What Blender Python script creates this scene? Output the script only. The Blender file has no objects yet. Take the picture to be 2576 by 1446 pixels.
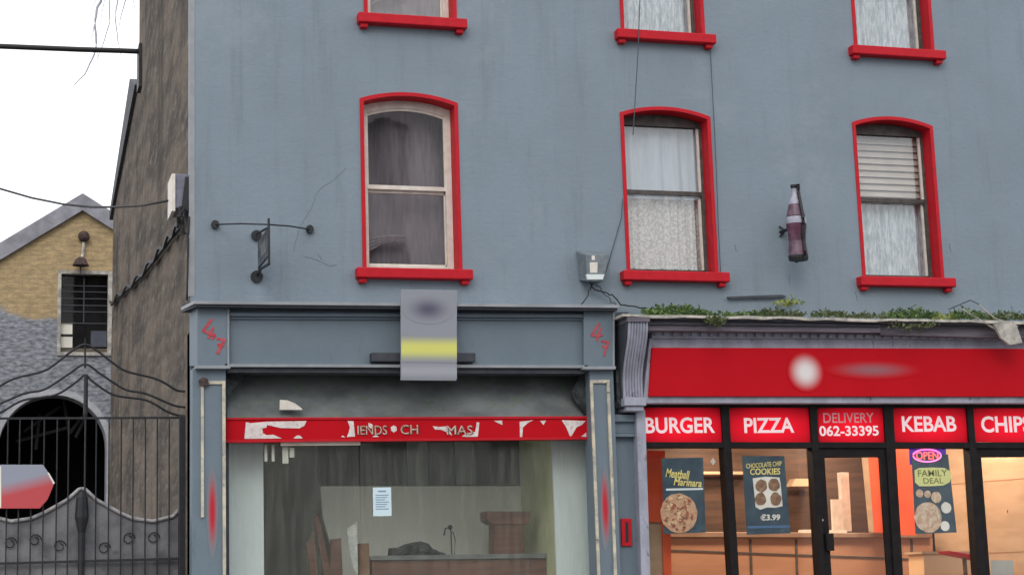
import bpy, bmesh, math, random
from mathutils import Vector
from mathutils.geometry import tessellate_polygon
random.seed(7)
sc = bpy.context.scene
COL = sc.collection
# ------------------------------------------------------------------ camera
FPX, YAW, PITCH, ROLL = 4270.4332, 0.29406875, 0.1704319, -0.03275264
CXP, CYP, DIST, CAMZ = 1287.5, 723.0, 19.0, 1.5
def basis(y, p, r):
    fw = Vector((math.sin(y)*math.cos(p), math.cos(y)*math.cos(p), math.sin(p)))
    rt = Vector((math.cos(y), -math.sin(y), 0)); up = rt.cross(fw)
    c, s = math.cos(r), math.sin(r)
    return rt*c + up*s, up*c - rt*s, fw
RT, UP, FW = basis(YAW, PITCH, ROLL)
cd = bpy.data.cameras.new('camera'); cam = bpy.data.objects.new('camera', cd); COL.objects.link(cam)
from mathutils import Matrix
cam.matrix_world = Matrix(((RT.x, UP.x, -FW.x, 0), (RT.y, UP.y, -FW.y, -DIST), (RT.z, UP.z, -FW.z, CAMZ), (0, 0, 0, 1)))
cd.sensor_width = 36; cd.lens = 36*FPX/2575.0; cd.clip_end = 2000
sc.camera = cam
# ------------------------------------------------------------------ world, sun, exposure
w = bpy.data.worlds.new('World'); sc.world = w; w.use_nodes = True
nt = w.node_tree; nt.nodes.clear()
out = nt.nodes.new('ShaderNodeOutputWorld'); bg = nt.nodes.new('ShaderNodeBackground')
sky = nt.nodes.new('ShaderNodeTexSky'); sky.sky_type = 'NISHITA'; sky.sun_disc = False
SE, SR = 38.0, 200.0
sky.sun_elevation = math.radians(SE); sky.sun_rotation = math.radians(SR); sky.air_density = 1.0; sky.dust_density = 3.0
mx = nt.nodes.new('ShaderNodeMix'); mx.data_type = 'RGBA'
mx.inputs[0].default_value = 0.82
mx.inputs[7].default_value = (14.2, 14.3, 14.6, 1)       # overcast cloud white over the sky
nt.links.new(sky.outputs[0], mx.inputs[6]); nt.links.new(mx.outputs[2], bg.inputs[0])
bg.inputs[1].default_value = 0.10
nt.links.new(bg.outputs[0], out.inputs[0])
sd = bpy.data.lights.new('sun', 'SUN'); sd.energy = 0.6; sd.angle = math.radians(25); sd.color = (1, .96, .9)
sun = bpy.data.objects.new('sun', sd); COL.objects.link(sun)
a, e = math.radians(SR), math.radians(SE)
sdir = Vector((math.sin(a)*math.cos(e), math.cos(a)*math.cos(e), math.sin(e)))
sun.rotation_euler = sdir.to_track_quat('Z', 'Y').to_euler()
sc.view_settings.view_transform = 'Standard'; sc.view_settings.look = 'None'
sc.view_settings.gamma = 1; sc.view_settings.exposure = 0.25
sc.cycles.max_bounces = 8; sc.cycles.transparent_max_bounces = 12
sc.cycles.sample_clamp_indirect = 4
# ------------------------------------------------------------------ helpers
def q(x, y, Y=0.0):
    d = (x-CXP)/FPX*RT - (y-CYP)/FPX*UP + FW
    t = (Y+DIST)/d.y
    return Vector((d.x*t, Y, CAMZ+d.z*t))
def gx(x, y, X):
    d = (x-CXP)/FPX*RT - (y-CYP)/FPX*UP + FW
    t = X/d.x
    return Vector((X, -DIST+d.y*t, CAMZ+d.z*t))
def ax(x0, y0, x1, y1, Y):                      # axis aligned rectangle on a plane parallel to the facade
    xm, ym = (x0+x1)/2, (y0+y1)/2
    return q(x0, ym, Y).x, q(x1, ym, Y).x, q(xm, y1, Y).z, q(xm, y0, Y).z
class MB:
    def __init__(s): s.v = []; s.f = []
    def face(s, pts):
        n = len(s.v); s.v += [Vector(p) for p in pts]; s.f.append(tuple(range(n, n+len(pts)))); return s
    def hexa(s, a, b):                           # two matching loops joined by sides
        n = len(s.v); k = len(a); s.v += [Vector(p) for p in a]+[Vector(p) for p in b]
        s.f.append(tuple(range(n, n+k))); s.f.append(tuple(reversed(range(n+k, n+2*k))))
        for i in range(k):
            j = (i+1) % k; s.f.append((n+i, n+k+i, n+k+j, n+j))
        return s
    def box(s, x0, x1, y0, y1, z0, z1):
        return s.hexa([(x0,y0,z0),(x1,y0,z0),(x1,y0,z1),(x0,y0,z1)], [(x0,y1,z0),(x1,y1,z0),(x1,y1,z1),(x0,y1,z1)])
    def pbox(s, x0, y0, x1, y1, Yf, Yb):
        a = ax(x0, y0, x1, y1, Yf); return s.box(a[0], a[1], Yf, Yb, a[2], a[3])
    def poly(s, px, Yf, Yb):                     # outline on plane Yf, extruded back to Yb
        a = [q(x, y, Yf) for x, y in px]
        return s.hexa(a, [(p.x, Yb, p.z) for p in a])
    def ring(s, o, i, Yf, Yb):                   # o, i: lists of (x,z)
        n = len(s.v); k = len(o)
        for L, Y in ((o, Yf), (i, Yf), (o, Yb), (i, Yb)): s.v += [Vector((x, Y, z)) for x, z in L]
        for a in range(k):
            b = (a+1) % k
            s.f += [(n+a, n+b, n+k+b, n+k+a), (n+2*k+a, n+3*k+a, n+3*k+b, n+2*k+b),
                    (n+a, n+2*k+a, n+2*k+b, n+b), (n+k+a, n+k+b, n+3*k+b, n+3*k+a)]
        return s
    def tube(s, pts, r, seg=6):
        pts = [Vector(p) for p in pts]; n0 = len(s.v)
        rr = r if isinstance(r, (list, tuple)) else [r]*len(pts)
        for i, p in enumerate(pts):
            t = (pts[min(i+1, len(pts)-1)]-pts[max(i-1, 0)]).normalized()
            u = t.cross(Vector((0, 0, 1)))
            if u.length < .05: u = t.cross(Vector((1, 0, 0)))
            u.normalize(); v = t.cross(u)
            for k in range(seg):
                a = 2*math.pi*k/seg; s.v.append(p+(u*math.cos(a)+v*math.sin(a))*rr[i])
        for i in range(len(pts)-1):
            for k in range(seg):
                a = n0+i*seg+k; b = n0+i*seg+(k+1) % seg; s.f.append((a, b, b+seg, a+seg))
        s.f.append(tuple(n0+k for k in reversed(range(seg)))); m = n0+(len(pts)-1)*seg
        s.f.append(tuple(m+k for k in range(seg)))
        return s
    def lathe(s, prof, c, seg=20, sy=1.0):       # prof (r,z) about vertical axis at c
        n = len(s.v)
        for r, z in prof:
            for k in range(seg):
                a = 2*math.pi*k/seg; s.v.append(Vector((c[0]+r*math.cos(a), c[1]+r*math.sin(a)*sy, c[2]+z)))
        for i in range(len(prof)-1):
            for k in range(seg):
                a = n+i*seg+k; b = n+i*seg+(k+1) % seg; s.f.append((a, b, b+seg, a+seg))
        s.f.append(tuple(n+k for k in reversed(range(seg)))); m = n+(len(prof)-1)*seg; s.f.append(tuple(m+k for k in range(seg)))
        return s
    def disc(s, c, rx, rz, Yf, Yb, seg=24, wob=0):
        L = []
        for k in range(seg):
            a = 2*math.pi*k/seg; g = 1+wob*random.uniform(-1, 1)
            L.append((c[0]+rx*g*math.cos(a), Yf, c[2]+rz*g*math.sin(a)))
        return s.hexa(L, [(p[0], Yb, p[2]) for p in L])
    def ball(s, c, r, sq=(1, 1, 1), seg=12):
        return s.lathe([(r*math.sin(math.pi*i/8)*sq[0]+1e-4, -r*math.cos(math.pi*i/8)*sq[2]) for i in range(9)], c, seg, sq[1]/sq[0])
ORG = {}
def thing(name, label, cat, loc, group=None):
    o = bpy.data.objects.new(name, None); o.empty_display_size = .1; COL.objects.link(o); o.location = loc
    o['label'] = label; o['category'] = cat
    if group: o['group'] = group
    ORG[o.name] = Vector(loc); return o
def build(name, mb, m, parent=None, label=None, cat=None, group=None, kind=None, bev=0, smooth=False, loc=None):
    bmx = bmesh.new(); vs = [bmx.verts.new(v) for v in mb.v]
    for f in mb.f:
        try: bmx.faces.new([vs[i] for i in f])
        except ValueError: pass
    bmesh.ops.remove_doubles(bmx, verts=bmx.verts, dist=1e-5)
    bmesh.ops.recalc_face_normals(bmx, faces=bmx.faces)
    if parent is not None: org = ORG[parent.name]
    elif loc is not None: org = Vector(loc)
    else:
        xs = [v.co.x for v in bmx.verts]; ys = [v.co.y for v in bmx.verts]; zs = [v.co.z for v in bmx.verts]
        org = Vector(((min(xs)+max(xs))/2, (min(ys)+max(ys))/2, min(zs)))
    for v in bmx.verts: v.co -= org
    me = bpy.data.meshes.new(name); bmx.to_mesh(me); bmx.free()
    if smooth:
        for p in me.polygons: p.use_smooth = True
    o = bpy.data.objects.new(name, me); COL.objects.link(o); me.materials.append(m)
    if parent is not None: o.parent = parent
    else: o.location = org
    ORG[o.name] = org
    if bev:
        b = o.modifiers.new('Bevel', 'BEVEL'); b.width = bev; b.segments = 2; b.limit_method = 'ANGLE'; b.harden_normals = False
    if label: o['label'] = label
    if cat: o['category'] = cat
    if group: o['group'] = group
    if kind: o['kind'] = kind
    return o
def mesh_text(s, bold=0.0, ital=0.0, spacing=1.0):
    c = bpy.data.curves.new('lettering', 'FONT'); c.body = s; c.align_x = 'CENTER'; c.size = 1; c.offset = bold; c.shear = ital
    c.space_character = spacing; c.resolution_u = 4
    o = bpy.data.objects.new('lettering', c); COL.objects.link(o); bpy.context.view_layer.update()
    me = bpy.data.meshes.new_from_object(o.evaluated_get(bpy.context.evaluated_depsgraph_get()))
    bpy.data.objects.remove(o)
    return [tuple(v.co) for v in me.vertices], [tuple(p.vertices) for p in me.polygons]
def lettering(s, rect, Y, m, parent, bold=0.02, ital=0, name='lettering', th=.006, rot=0, spacing=1.0):
    vs, fs = mesh_text(s, bold, ital, spacing)
    x0 = min(v[0] for v in vs); x1 = max(v[0] for v in vs); y0 = min(v[1] for v in vs); y1 = max(v[1] for v in vs)
    X0, X1, Z0, Z1 = ax(*rect, Y); mb = MB()
    cx, cz = (X0+X1)/2, (Z0+Z1)/2; cr, sr = math.cos(rot), math.sin(rot)
    P = []
    for v in vs:
        dx = ((v[0]-x0)/(x1-x0)-.5)*(X1-X0); dz = ((v[1]-y0)/(y1-y0)-.5)*(Z1-Z0)
        P.append((cx+dx*cr-dz*sr, cz+dx*sr+dz*cr))
    n = len(P); mb.v = [Vector((x, Y-th, z)) for x, z in P]+[Vector((x, Y, z)) for x, z in P]
    cnt = {}
    for f in fs:
        mb.f.append(f)
        for i in range(len(f)):
            e_ = (f[i], f[(i+1) % len(f)]); cnt[e_] = 1
    for (a_, b_) in list(cnt):
        if (b_, a_) not in cnt: mb.f.append((a_, b_, b_+n, a_+n))
    return build(name, mb, m, parent)
# ------------------------------------------------------------------ materials
def M(name, c1, c2=None, scale=3.0, rough=.8, bump=0.0, bscale=40.0, stretch=(1, 1, 1), metal=0.0, c3=None, s3=12.0, lo=.35, hi=.65, lo3=.55, hi3=.7, spec=.4, emit=None, es=0, coursing=None):
    m = bpy.data.materials.new(name); m.use_nodes = True; t = m.node_tree; n = t.nodes; L = t.links
    b = n['Principled BSDF']; b.inputs['Roughness'].default_value = rough; b.inputs['Metallic'].default_value = metal
    b.inputs['Specular IOR Level'].default_value = spec
    tc = n.new('ShaderNodeTexCoord'); mp = n.new('ShaderNodeMapping'); mp.inputs['Scale'].default_value = stretch
    L.new(tc.outputs['Object'], mp.inputs[0]); colr = None
    def noise(sc_, det=6, ro=.6):
        z = n.new('ShaderNodeTexNoise'); z.inputs['Scale'].default_value = sc_; z.inputs['Detail'].default_value = det
        z.inputs['Roughness'].default_value = ro; L.new(mp.outputs[0], z.inputs['Vector']); return z
    def mixc(fac, a_, b_):
        x = n.new('ShaderNodeMix'); x.data_type = 'RGBA'
        L.new(fac, x.inputs[0])
        for s_, i in ((a_, 6), (b_, 7)):
            if isinstance(s_, tuple): x.inputs[i].default_value = (*s_, 1)
            else: L.new(s_, x.inputs[i])
        return x.outputs[2]
    def ramp(o_, a_, b_):
        r = n.new('ShaderNodeMapRange'); r.inputs[1].default_value = a_; r.inputs[2].default_value = b_; r.interpolation_type = 'SMOOTHSTEP'
        L.new(o_, r.inputs[0]); return r.outputs[0]
    if c2 is None: c2 = tuple(x*.85 for x in c1)
    colr = mixc(ramp(noise(scale).outputs[0], lo, hi), c1, c2)
    if c3 is not None: colr = mixc(ramp(noise(s3, 8, .7).outputs[0], lo3, hi3), colr, c3)
    if coursing:
        br = n.new('ShaderNodeTexBrick'); mp2 = n.new('ShaderNodeMapping'); mp2.inputs['Rotation'].default_value = (math.radians(-90), 0, 0)
        L.new(tc.outputs['Object'], mp2.inputs[0])
        ns = n.new('ShaderNodeTexNoise'); ns.inputs['Scale'].default_value = 6; L.new(tc.outputs['Object'], ns.inputs['Vector'])
        va = n.new('ShaderNodeVectorMath'); va.operation = 'MULTIPLY_ADD'; va.inputs[1].default_value = (coursing[4],)*3
        L.new(ns.outputs[1], va.inputs[0]); L.new(mp2.outputs[0], va.inputs[2]); L.new(va.outputs[0], br.inputs[0])
        br.inputs['Scale'].default_value = 1; br.inputs['Brick Width'].default_value = coursing[0]; br.inputs['Row Height'].default_value = coursing[1]
        br.inputs['Mortar Size'].default_value = coursing[2]; br.inputs['Mortar Smooth'].default_value = .6
        mm = n.new('ShaderNodeMath'); mm.operation = 'MULTIPLY'; mm.inputs[1].default_value = coursing[3]; L.new(br.outputs['Fac'], mm.inputs[0])
        colr = mixc(mm.outputs[0], colr, coursing[5])
    L.new(colr, b.inputs['Base Color'])
    if emit: b.inputs['Emission Color'].default_value = (*emit, 1); b.inputs['Emission Strength'].default_value = es
    if bump:
        z = noise(bscale, 8, .65); bp = n.new('ShaderNodeBump'); bp.inputs['Strength'].default_value = bump; bp.inputs['Distance'].default_value = .02
        L.new(z.outputs[0], bp.inputs['Height']); last = bp
        if coursing:
            b2 = n.new('ShaderNodeBump'); b2.inputs['Strength'].default_value = coursing[3]; b2.inputs['Distance'].default_value = .01; b2.invert = True
            L.new(br.outputs['Fac'], b2.inputs['Height']); L.new(bp.outputs[0], b2.inputs['Normal']); last = b2
        L.new(last.outputs[0], b.inputs['Normal'])
    return m
def glass(name, tint=(.9, .93, .92), extra=0.0, wav=.0, dirt=0.0, k=1.0):
    m = bpy.data.materials.new(name); m.use_nodes = True; t = m.node_tree; n = t.nodes; L = t.links; n.clear()
    o = n.new('ShaderNodeOutputMaterial'); tr = n.new('ShaderNodeBsdfTransparent'); tr.inputs[0].default_value = (*tint, 1)
    gl = n.new('ShaderNodeBsdfGlossy'); gl.inputs['Roughness'].default_value = .02
    ge = n.new('ShaderNodeNewGeometry'); dt = n.new('ShaderNodeVectorMath'); dt.operation = 'DOT_PRODUCT'
    L.new(ge.outputs['Incoming'], dt.inputs[0]); L.new(ge.outputs['True Normal'], dt.inputs[1])
    def mth(op, a_, b_=None):
        z = n.new('ShaderNodeMath'); z.operation = op; L.new(a_, z.inputs[0])
        if b_ is not None: z.inputs[1].default_value = b_
        return z
    ab = mth('ABSOLUTE', dt.outputs['Value']); sb = mth('MULTIPLY_ADD', ab.outputs[0], -1.0); sb.inputs[2].default_value = 1.0
    pw = mth('POWER', sb.outputs[0], 5.0); ad = mth('MULTIPLY_ADD', pw.outputs[0], .9*k); ad.inputs[2].default_value = .035*k+extra
    mx_ = n.new('ShaderNodeMixShader'); L.new(ad.outputs[0], mx_.inputs[0])
    L.new(tr.outputs[0], mx_.inputs[1]); L.new(gl.outputs[0], mx_.inputs[2]); res = mx_.outputs[0]
    if wav:
        nz = n.new('ShaderNodeTexNoise'); nz.inputs['Scale'].default_value = 2.2; bp = n.new('ShaderNodeBump'); bp.inputs['Strength'].default_value = wav; bp.inputs['Distance'].default_value = .02
        L.new(nz.outputs[0], bp.inputs['Height']); L.new(bp.outputs[0], gl.inputs['Normal'])
    if dirt:
        df = n.new('ShaderNodeBsdfDiffuse'); df.inputs[0].default_value = (.42, .44, .38, 1)
        tc = n.new('ShaderNodeTexCoord'); mp = n.new('ShaderNodeMapping'); mp.inputs['Scale'].default_value = (9, 1, .9); L.new(tc.outputs['Object'], mp.inputs[0])
        nz = n.new('ShaderNodeTexNoise'); nz.inputs['Scale'].default_value = 1.6; nz.inputs['Detail'].default_value = 10; nz.inputs['Roughness'].default_value = .7
        L.new(mp.outputs[0], nz.inputs['Vector']); r = n.new('ShaderNodeMapRange'); r.inputs[1].default_value = .45; r.inputs[2].default_value = .8; r.inputs[3].default_value = .03; r.inputs[4].default_value = dirt
        L.new(nz.outputs[0], r.inputs[0]); m2 = n.new('ShaderNodeMixShader'); L.new(r.outputs[0], m2.inputs[0]); L.new(res, m2.inputs[1]); L.new(df.outputs[0], m2.inputs[2]); res = m2.outputs[0]
    L.new(res, o.inputs[0]); return m
def smudge(name, col, base, soft=.5):
    m = bpy.data.materials.new(name); m.use_nodes = True; t = m.node_tree; n_ = t.nodes; L = t.links; b = n_['Principled BSDF']
    tc = n_.new('ShaderNodeTexCoord'); mp = n_.new('ShaderNodeMapping'); mp.inputs['Location'].default_value = (-.5, 0, -.5); L.new(tc.outputs['Generated'], mp.inputs[0])
    le = n_.new('ShaderNodeVectorMath'); le.operation = 'LENGTH'
    mul = n_.new('ShaderNodeVectorMath'); mul.operation = 'MULTIPLY'; mul.inputs[1].default_value = (2, 0, 2); L.new(mp.outputs[0], mul.inputs[0]); L.new(mul.outputs[0], le.inputs[0])
    r = n_.new('ShaderNodeMapRange'); r.interpolation_type = 'SMOOTHSTEP'; r.inputs[1].default_value = 1.0; r.inputs[2].default_value = 1-soft; L.new(le.outputs['Value'], r.inputs[0])
    x = n_.new('ShaderNodeMix'); x.data_type = 'RGBA'; x.inputs[6].default_value = (*base, 1); x.inputs[7].default_value = (*col, 1); L.new(r.outputs[0], x.inputs[0])
    L.new(x.outputs[2], b.inputs['Base Color']); b.inputs['Roughness'].default_value = .6; b.inputs['Specular IOR Level'].default_value = .08; return m
def layer(m, col, scale, stretch, lo, hi, amt, rot=0):
    t = m.node_tree; n = t.nodes; b = n['Principled BSDF']; src = b.inputs['Base Color'].links[0].from_socket
    tc = n.new('ShaderNodeTexCoord'); mp = n.new('ShaderNodeMapping'); mp.inputs['Scale'].default_value = stretch; mp.inputs['Location'].default_value = (3.1, 1.7, 9.2)
    t.links.new(tc.outputs['Object'], mp.inputs[0]); z = n.new('ShaderNodeTexNoise'); z.inputs['Scale'].default_value = scale; z.inputs['Detail'].default_value = 9; z.inputs['Roughness'].default_value = .68
    t.links.new(mp.outputs[0], z.inputs['Vector']); r = n.new('ShaderNodeMapRange'); r.interpolation_type = 'SMOOTHSTEP'
    r.inputs[1].default_value = lo; r.inputs[2].default_value = hi; r.inputs[4].default_value = amt; t.links.new(z.outputs[0], r.inputs[0])
    x = n.new('ShaderNodeMix'); x.data_type = 'RGBA'; x.inputs[7].default_value = (*col, 1); t.links.new(r.outputs[0], x.inputs[0]); t.links.new(src, x.inputs[6]); t.links.new(x.outputs[2], b.inputs['Base Color'])
def cloth(name, c, c2, trans=.35, scale=30, stretch=(1, 1, 1)):
    m = M(name, c, c2, scale=scale, rough=.9, stretch=stretch, lo=.4, hi=.6)
    t = m.node_tree; n = t.nodes; b = n['Principled BSDF']; tl = n.new('ShaderNodeBsdfTranslucent'); tl.inputs[0].default_value = (*c, 1)
    x = n.new('ShaderNodeMixShader'); x.inputs[0].default_value = trans; o = [k for k in n if k.type == 'OUTPUT_MATERIAL'][0]
    t.links.new(b.outputs[0], x.inputs[1]); t.links.new(tl.outputs[0], x.inputs[2]); t.links.new(x.outputs[0], o.inputs[0]); return m
WALLC = (.212, .264, .312)
m_wall = M('grey_paint', WALLC, (.195, .243, .288), scale=.9, rough=.75, bump=.35, bscale=14, stretch=(1, 1, 1), c3=(.195, .23, .255), s3=3.2, lo3=.6, hi3=.82,
           coursing=(.44, .15, .012, .06, .06, (.19, .225, .25)))
layer(m_wall, (.14, .168, .185), 2.2, (2.6, 1, .22), .50, .75, .42)
layer(m_wall, (.27, .32, .36), .8, (1, 1, 1), .52, .7, .45)
layer(m_wall, (.11, .13, .14), 19, (1, 1, 1.6), .70, .76, .55)
m_gable = M('roughcast', (.185, .150, .122), (.085, .074, .066), scale=2.2, rough=.95, bump=.9, bscale=14, stretch=(1, .22, .8), lo=.35, hi=.65, c3=(.25, .225, .19), s3=9, lo3=.48, hi3=.75, spec=.1)
m_red = M('red_gloss', (.52, .014, .026), (.46, .012, .022), scale=7, spec=.15, rough=.5, bump=.12, bscale=30, c3=(.30, .03, .03), s3=16, lo3=.62, hi3=.8)
layer(m_gable, (.045, .042, .038), 1.0, (1, .7, .10), .50, .68, .60)
layer(m_gable, (.03, .028, .026), 12, (1, .25, 1), .62, .68, .7)
layer(m_red, (.16, .01, .014), 26, (1, 1, 1), .64, .72, .7)
layer(m_red, (.55, .10, .09), 9, (1, 1, 3), .62, .78, .5)
m_white = M('white_paint', (.72, .68, .62), (.62, .57, .50), scale=9, rough=.5, bump=.15, bscale=30)
layer(m_white, (.30, .27, .24), 24, (1, 1, .5), .62, .7, .6)
m_brown = M('dark_timber', (.05, .045, .042), (.09, .08, .072), scale=12, rough=.6)
m_slate = M('slate', (.07, .075, .085), (.11, .11, .12), scale=6, rough=.8, bump=.4, bscale=20)
m_shop = M('grey_joinery', (.150, .195, .235), (.135, .178, .215), scale=2, rough=.55, bump=.12, bscale=18, c3=(.14, .165, .19), s3=5, lo3=.58, hi3=.78)
layer(m_shop, (.09, .10, .11), 5, (2, 1, .4), .58, .75, .5)
m_shop_pale = M('grey_joinery_pale', (.30, .32, .34), (.24, .26, .28), scale=3, rough=.5, bump=.1)
m_felt_and_shade = M('dark_lead_and_shade', (.035, .042, .055), (.055, .06, .072), scale=8, rough=.6)  # dark fittings, also the painted shade under the cornice and by the console
m_cream = M('worn_cream_trim', (.62, .56, .42), (.34, .33, .30), scale=5, rough=.7, bump=.3, stretch=(1, 1, 1), c3=(.12, .11, .10), s3=14, lo3=.6, hi3=.68)
m_iron = M('black_iron', (.012, .013, .017), (.02, .022, .026), scale=15, rough=.55, bump=.2)
m_cable = M('black_cable', (.02, .02, .022), rough=.6)
m_thin = M('grey_cable', (.07, .085, .095), rough=.7)
m_crack = M('hairline_crack', (.155, .185, .205), rough=.95)
m_glass = glass('window_glass', (.98, .98, .98), .05, .05)
m_glass_dark = glass('dark_window_glass', (.88, .87, .88), .05, .06)
m_glass_shop = glass('dirty_shop_glass', (.97, .985, .975), .0, .04, .12, .8)
m_glass_clear = glass('clear_shop_glass', (.96, .96, .96), 0, 0, 0, .35)
m_net = cloth('net_curtain', (.74, .84, .88), (.42, .54, .58), .15, 26, (1.6, 1, .30))
m_lace = cloth('lace_curtain', (.74, .77, .75), (.46, .47, .42), .15, 30)
m_shade = cloth('pale_thin_drape', (.54, .65, .72), (.48, .58, .65), .15, 6, (2.2, 1, .3))
m_blind = M('beige_blind', (.50, .47, .42), (.42, .40, .36), scale=4, rough=.7)
m_room = M('dim_room_plaster', (.34, .30, .29), (.28, .25, .25), scale=1.5, rough=.9)
m_drape = M('reflection_tone_drape', (.36, .345, .36), (.26, .25, .262), scale=5, rough=.95, stretch=(4, 1, .5))
m_lilac = M('faded_lilac_paint', (.36, .37, .45), (.27, .28, .34), scale=6, rough=.6, bump=.3, bscale=25, c3=(.11, .11, .13), s3=11, lo3=.58, hi3=.7, stretch=(1, 1, .5))
m_board = M('weathered_boards', (.17, .15, .18), (.10, .09, .11), scale=5, rough=.8, bump=.5, bscale=18, stretch=(.25, 1, 3), c3=(.30, .28, .30), s3=8, lo3=.6, hi3=.75)
m_edge = M('chalky_edge', (.55, .52, .46), (.28, .27, .25), scale=6, rough=.9, bump=.4, c3=(.12, .14, .08), s3=10, lo3=.58, hi3=.7)
m_signred = M('red_sign_sheet', (.50, .006, .014), (.47, .005, .012), scale=1.2, rough=.6, spec=.08)
m_black = M('black_aluminium', (.010, .009, .010), (.015, .013, .014), scale=8, spec=.12, rough=.55)
m_asphalt = M('asphalt', (.055, .055, .058), (.04, .04, .042), scale=3, rough=.9, bump=.5, bscale=90)
m_pave = M('concrete_paving', (.38, .37, .35), (.32, .31, .30), scale=2, rough=.9, bump=.3, coursing=(.6, .6, .01, .5, .01, (.12, .12, .12)))
# ------------------------------------------------------------------ ground
def prof(y): return 0.0 if y < -19 else 0.62*min(1, (y+19)/16.2) if y < -2.8 else .62
mb = MB(); ys = [-300, -32, -19, -10, -2.8, 30, 300]
for a_, b_ in zip(ys, ys[1:]): mb.face([(-300, a_, prof(a_)), (300, a_, prof(a_)), (300, b_, prof(b_)), (-300, b_, prof(b_))])
build('road', mb, m_asphalt, kind='structure', label='dark asphalt street in front of the shops')
build('pavement', MB().box(-60, 60, -2.7, 0.1, .5, .76), m_pave, kind='structure', label='concrete footpath along the shopfronts', bev=.02)
# ------------------------------------------------------------------ main building
CX0 = q(478, 700).x
def arc(x0, x1, zb, zt, rise, n=14):
    L = [(x0, zb), (x1, zb)]
    if rise <= 0: return L+[(x1, zt), (x0, zt)]
    w_ = (x1-x0)/2; R = (w_*w_+rise*rise)/(2*rise); th = math.asin(w_/R); cx = (x0+x1)/2
    for i in range(n+1):
        a_ = th-2*th*i/n; L.append((cx+R*math.sin(a_), zt-R+R*math.cos(a_)))
    return L
B = thing('terraced_building', 'tall grey painted building with red trimmed sash windows above two shopfronts', 'building', (CX0, 0, .76))
WIN = [  # outer left px, outer right px (at mid height), crown px y, sill top px y, kind, label
 dict(l=908, r=1156, t=234, b=680, k='left', lab='large white framed sash window with dark mirroring glass'),
 dict(l=1567, r=1795, t=270, b=687, k='mid', lab='sash window with a pale thin drape over scalloped lace'),
 dict(l=2155, r=2358, t=295, b=701, k='right', lab='sash window with a slatted blind over a net curtain'),
 dict(l=912, r=1143, t=-330, b=48, k='left', lab='upper white framed sash window cut by the top of view'),
 dict(l=1553, r=1762, t=-300, b=87, k='net', lab='upper window with a plain net curtain'),
 dict(l=2136, r=2335, t=-235, b=127, k='net', lab='upper window with a streaked net curtain')]
for d in WIN:
    ym = (d['t']+d['b'])/2; d['X0'] = q(d['l'], ym).x; d['X1'] = q(d['r'], ym).x; xm = (d['l']+d['r'])/2
    d['Z1'] = q(xm, d['t']).z; d['Z0'] = q(xm, d['b']).z
ZTOP = 11.3; XR = 16.2
# front wall with window openings
outer = [(CX0, 4.35), (XR, 4.35), (XR, ZTOP), (CX0, ZTOP)]
loops = [outer]; holes = []
for d in WIN:
    h = arc(d['X0']+.04, d['X1']-.04, d['Z0']-.02, d['Z1']-.04, .09); loops.append(list(reversed(h)))
pts = [p for L in loops for p in L]
tri = tessellate_polygon([[Vector((x, z, 0)) for x, z in L] for L in loops])
mb = MB(); mb.v = [Vector((x, 0, z)) for x, z in pts]; mb.f = [tuple(t) for t in tri]
nb = len(mb.v)
mb.box(CX0, 2.40, 0.0, .3, .76, 4.35); mb.box(6.82, 7.34, 0.0, .3, .76, 4.35); mb.box(14.6, XR, 0, .3, .76, 4.35)
build('front_wall', mb, m_wall, B)
# side gable, profile in depth and height
side = [(0.02, .6), (0.02, ZTOP), (3.9, 14.2), (7.72, ZTOP), (7.72, 9.56), (8.98, 9.86), (14.15, 8.75), (14.55, 5.2), (15.1, .6)]
mb = MB(); mb.hexa([(CX0, y, z) for y, z in side], [(CX0+.35, y, z) for y, z in side])
build('gable_wall', mb, m_gable, B, label='brown streaked roughcast side wall')
build('quoin_edge', MB().box(CX0-.012, CX0+.05, -.006, .06, 4.75, ZTOP), m_shop_pale, B)
mb = MB().box(CX0+.35, XR, 7.4, 7.7, .6, ZTOP).box(XR-.3, XR, .3, 7.4, .6, ZTOP)
mb.box(CX0+.35, XR-.3, 3.4, 3.5, 4.5, ZTOP-.2)
build('inner_wall', mb, m_room, B)
mb = MB().box(CX0+.35, XR-.3, .02, 7.4, 4.12, 4.33).box(CX0+.35, XR-.3, .02, 7.4, 7.30, 7.5).box(CX0+.35, XR-.3, .02, 7.4, ZTOP-.3, ZTOP-.1)
build('floor_slab', mb, m_room, B)
mb = MB(); mb.hexa([(CX0-.1, -.3, ZTOP-.05), (XR+.1, -.3, ZTOP-.05), (XR+.1, 3.9, 14.3), (CX0-.1, 3.9, 14.3)], [(CX0-.1, -.3, ZTOP+.08), (XR+.1, -.3, ZTOP+.08), (XR+.1, 3.9, 14.43), (CX0-.1, 3.9, 14.43)])
mb.hexa([(CX0-.1, 8.0, ZTOP-.05), (XR+.1, 8.0, ZTOP-.05), (XR+.1, 3.9, 14.3), (CX0-.1, 3.9, 14.3)], [(CX0-.1, 8.0, ZTOP+.08), (XR+.1, 8.0, ZTOP+.08), (XR+.1, 3.9, 14.43), (CX0-.1, 3.9, 14.43)])
build('roof', mb, m_slate, B)
mb = MB(); mb.hexa([(CX0-.06, 7.8, 9.5), (CX0+4, 7.8, 9.5), (CX0+4, 14.4, 8.7), (CX0-.06, 14.4, 8.7)], [(CX0-.06, 8.98, 9.95), (CX0+4, 8.98, 9.95), (CX0+4, 14.4, 8.85), (CX0-.06, 14.4, 8.85)])
build('rear_roof', mb, m_slate, B)
# downpipe slot on the rear edge of the gable
a1, a2 = gx(362, 92, CX0-.0), gx(362, 205, CX0)
build('vent_slot', MB().box(CX0-.05, CX0-.004, 7.1, 7.5, gx(362, 200, CX0).z, gx(362, 92, CX0).z), m_iron, B)

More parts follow.
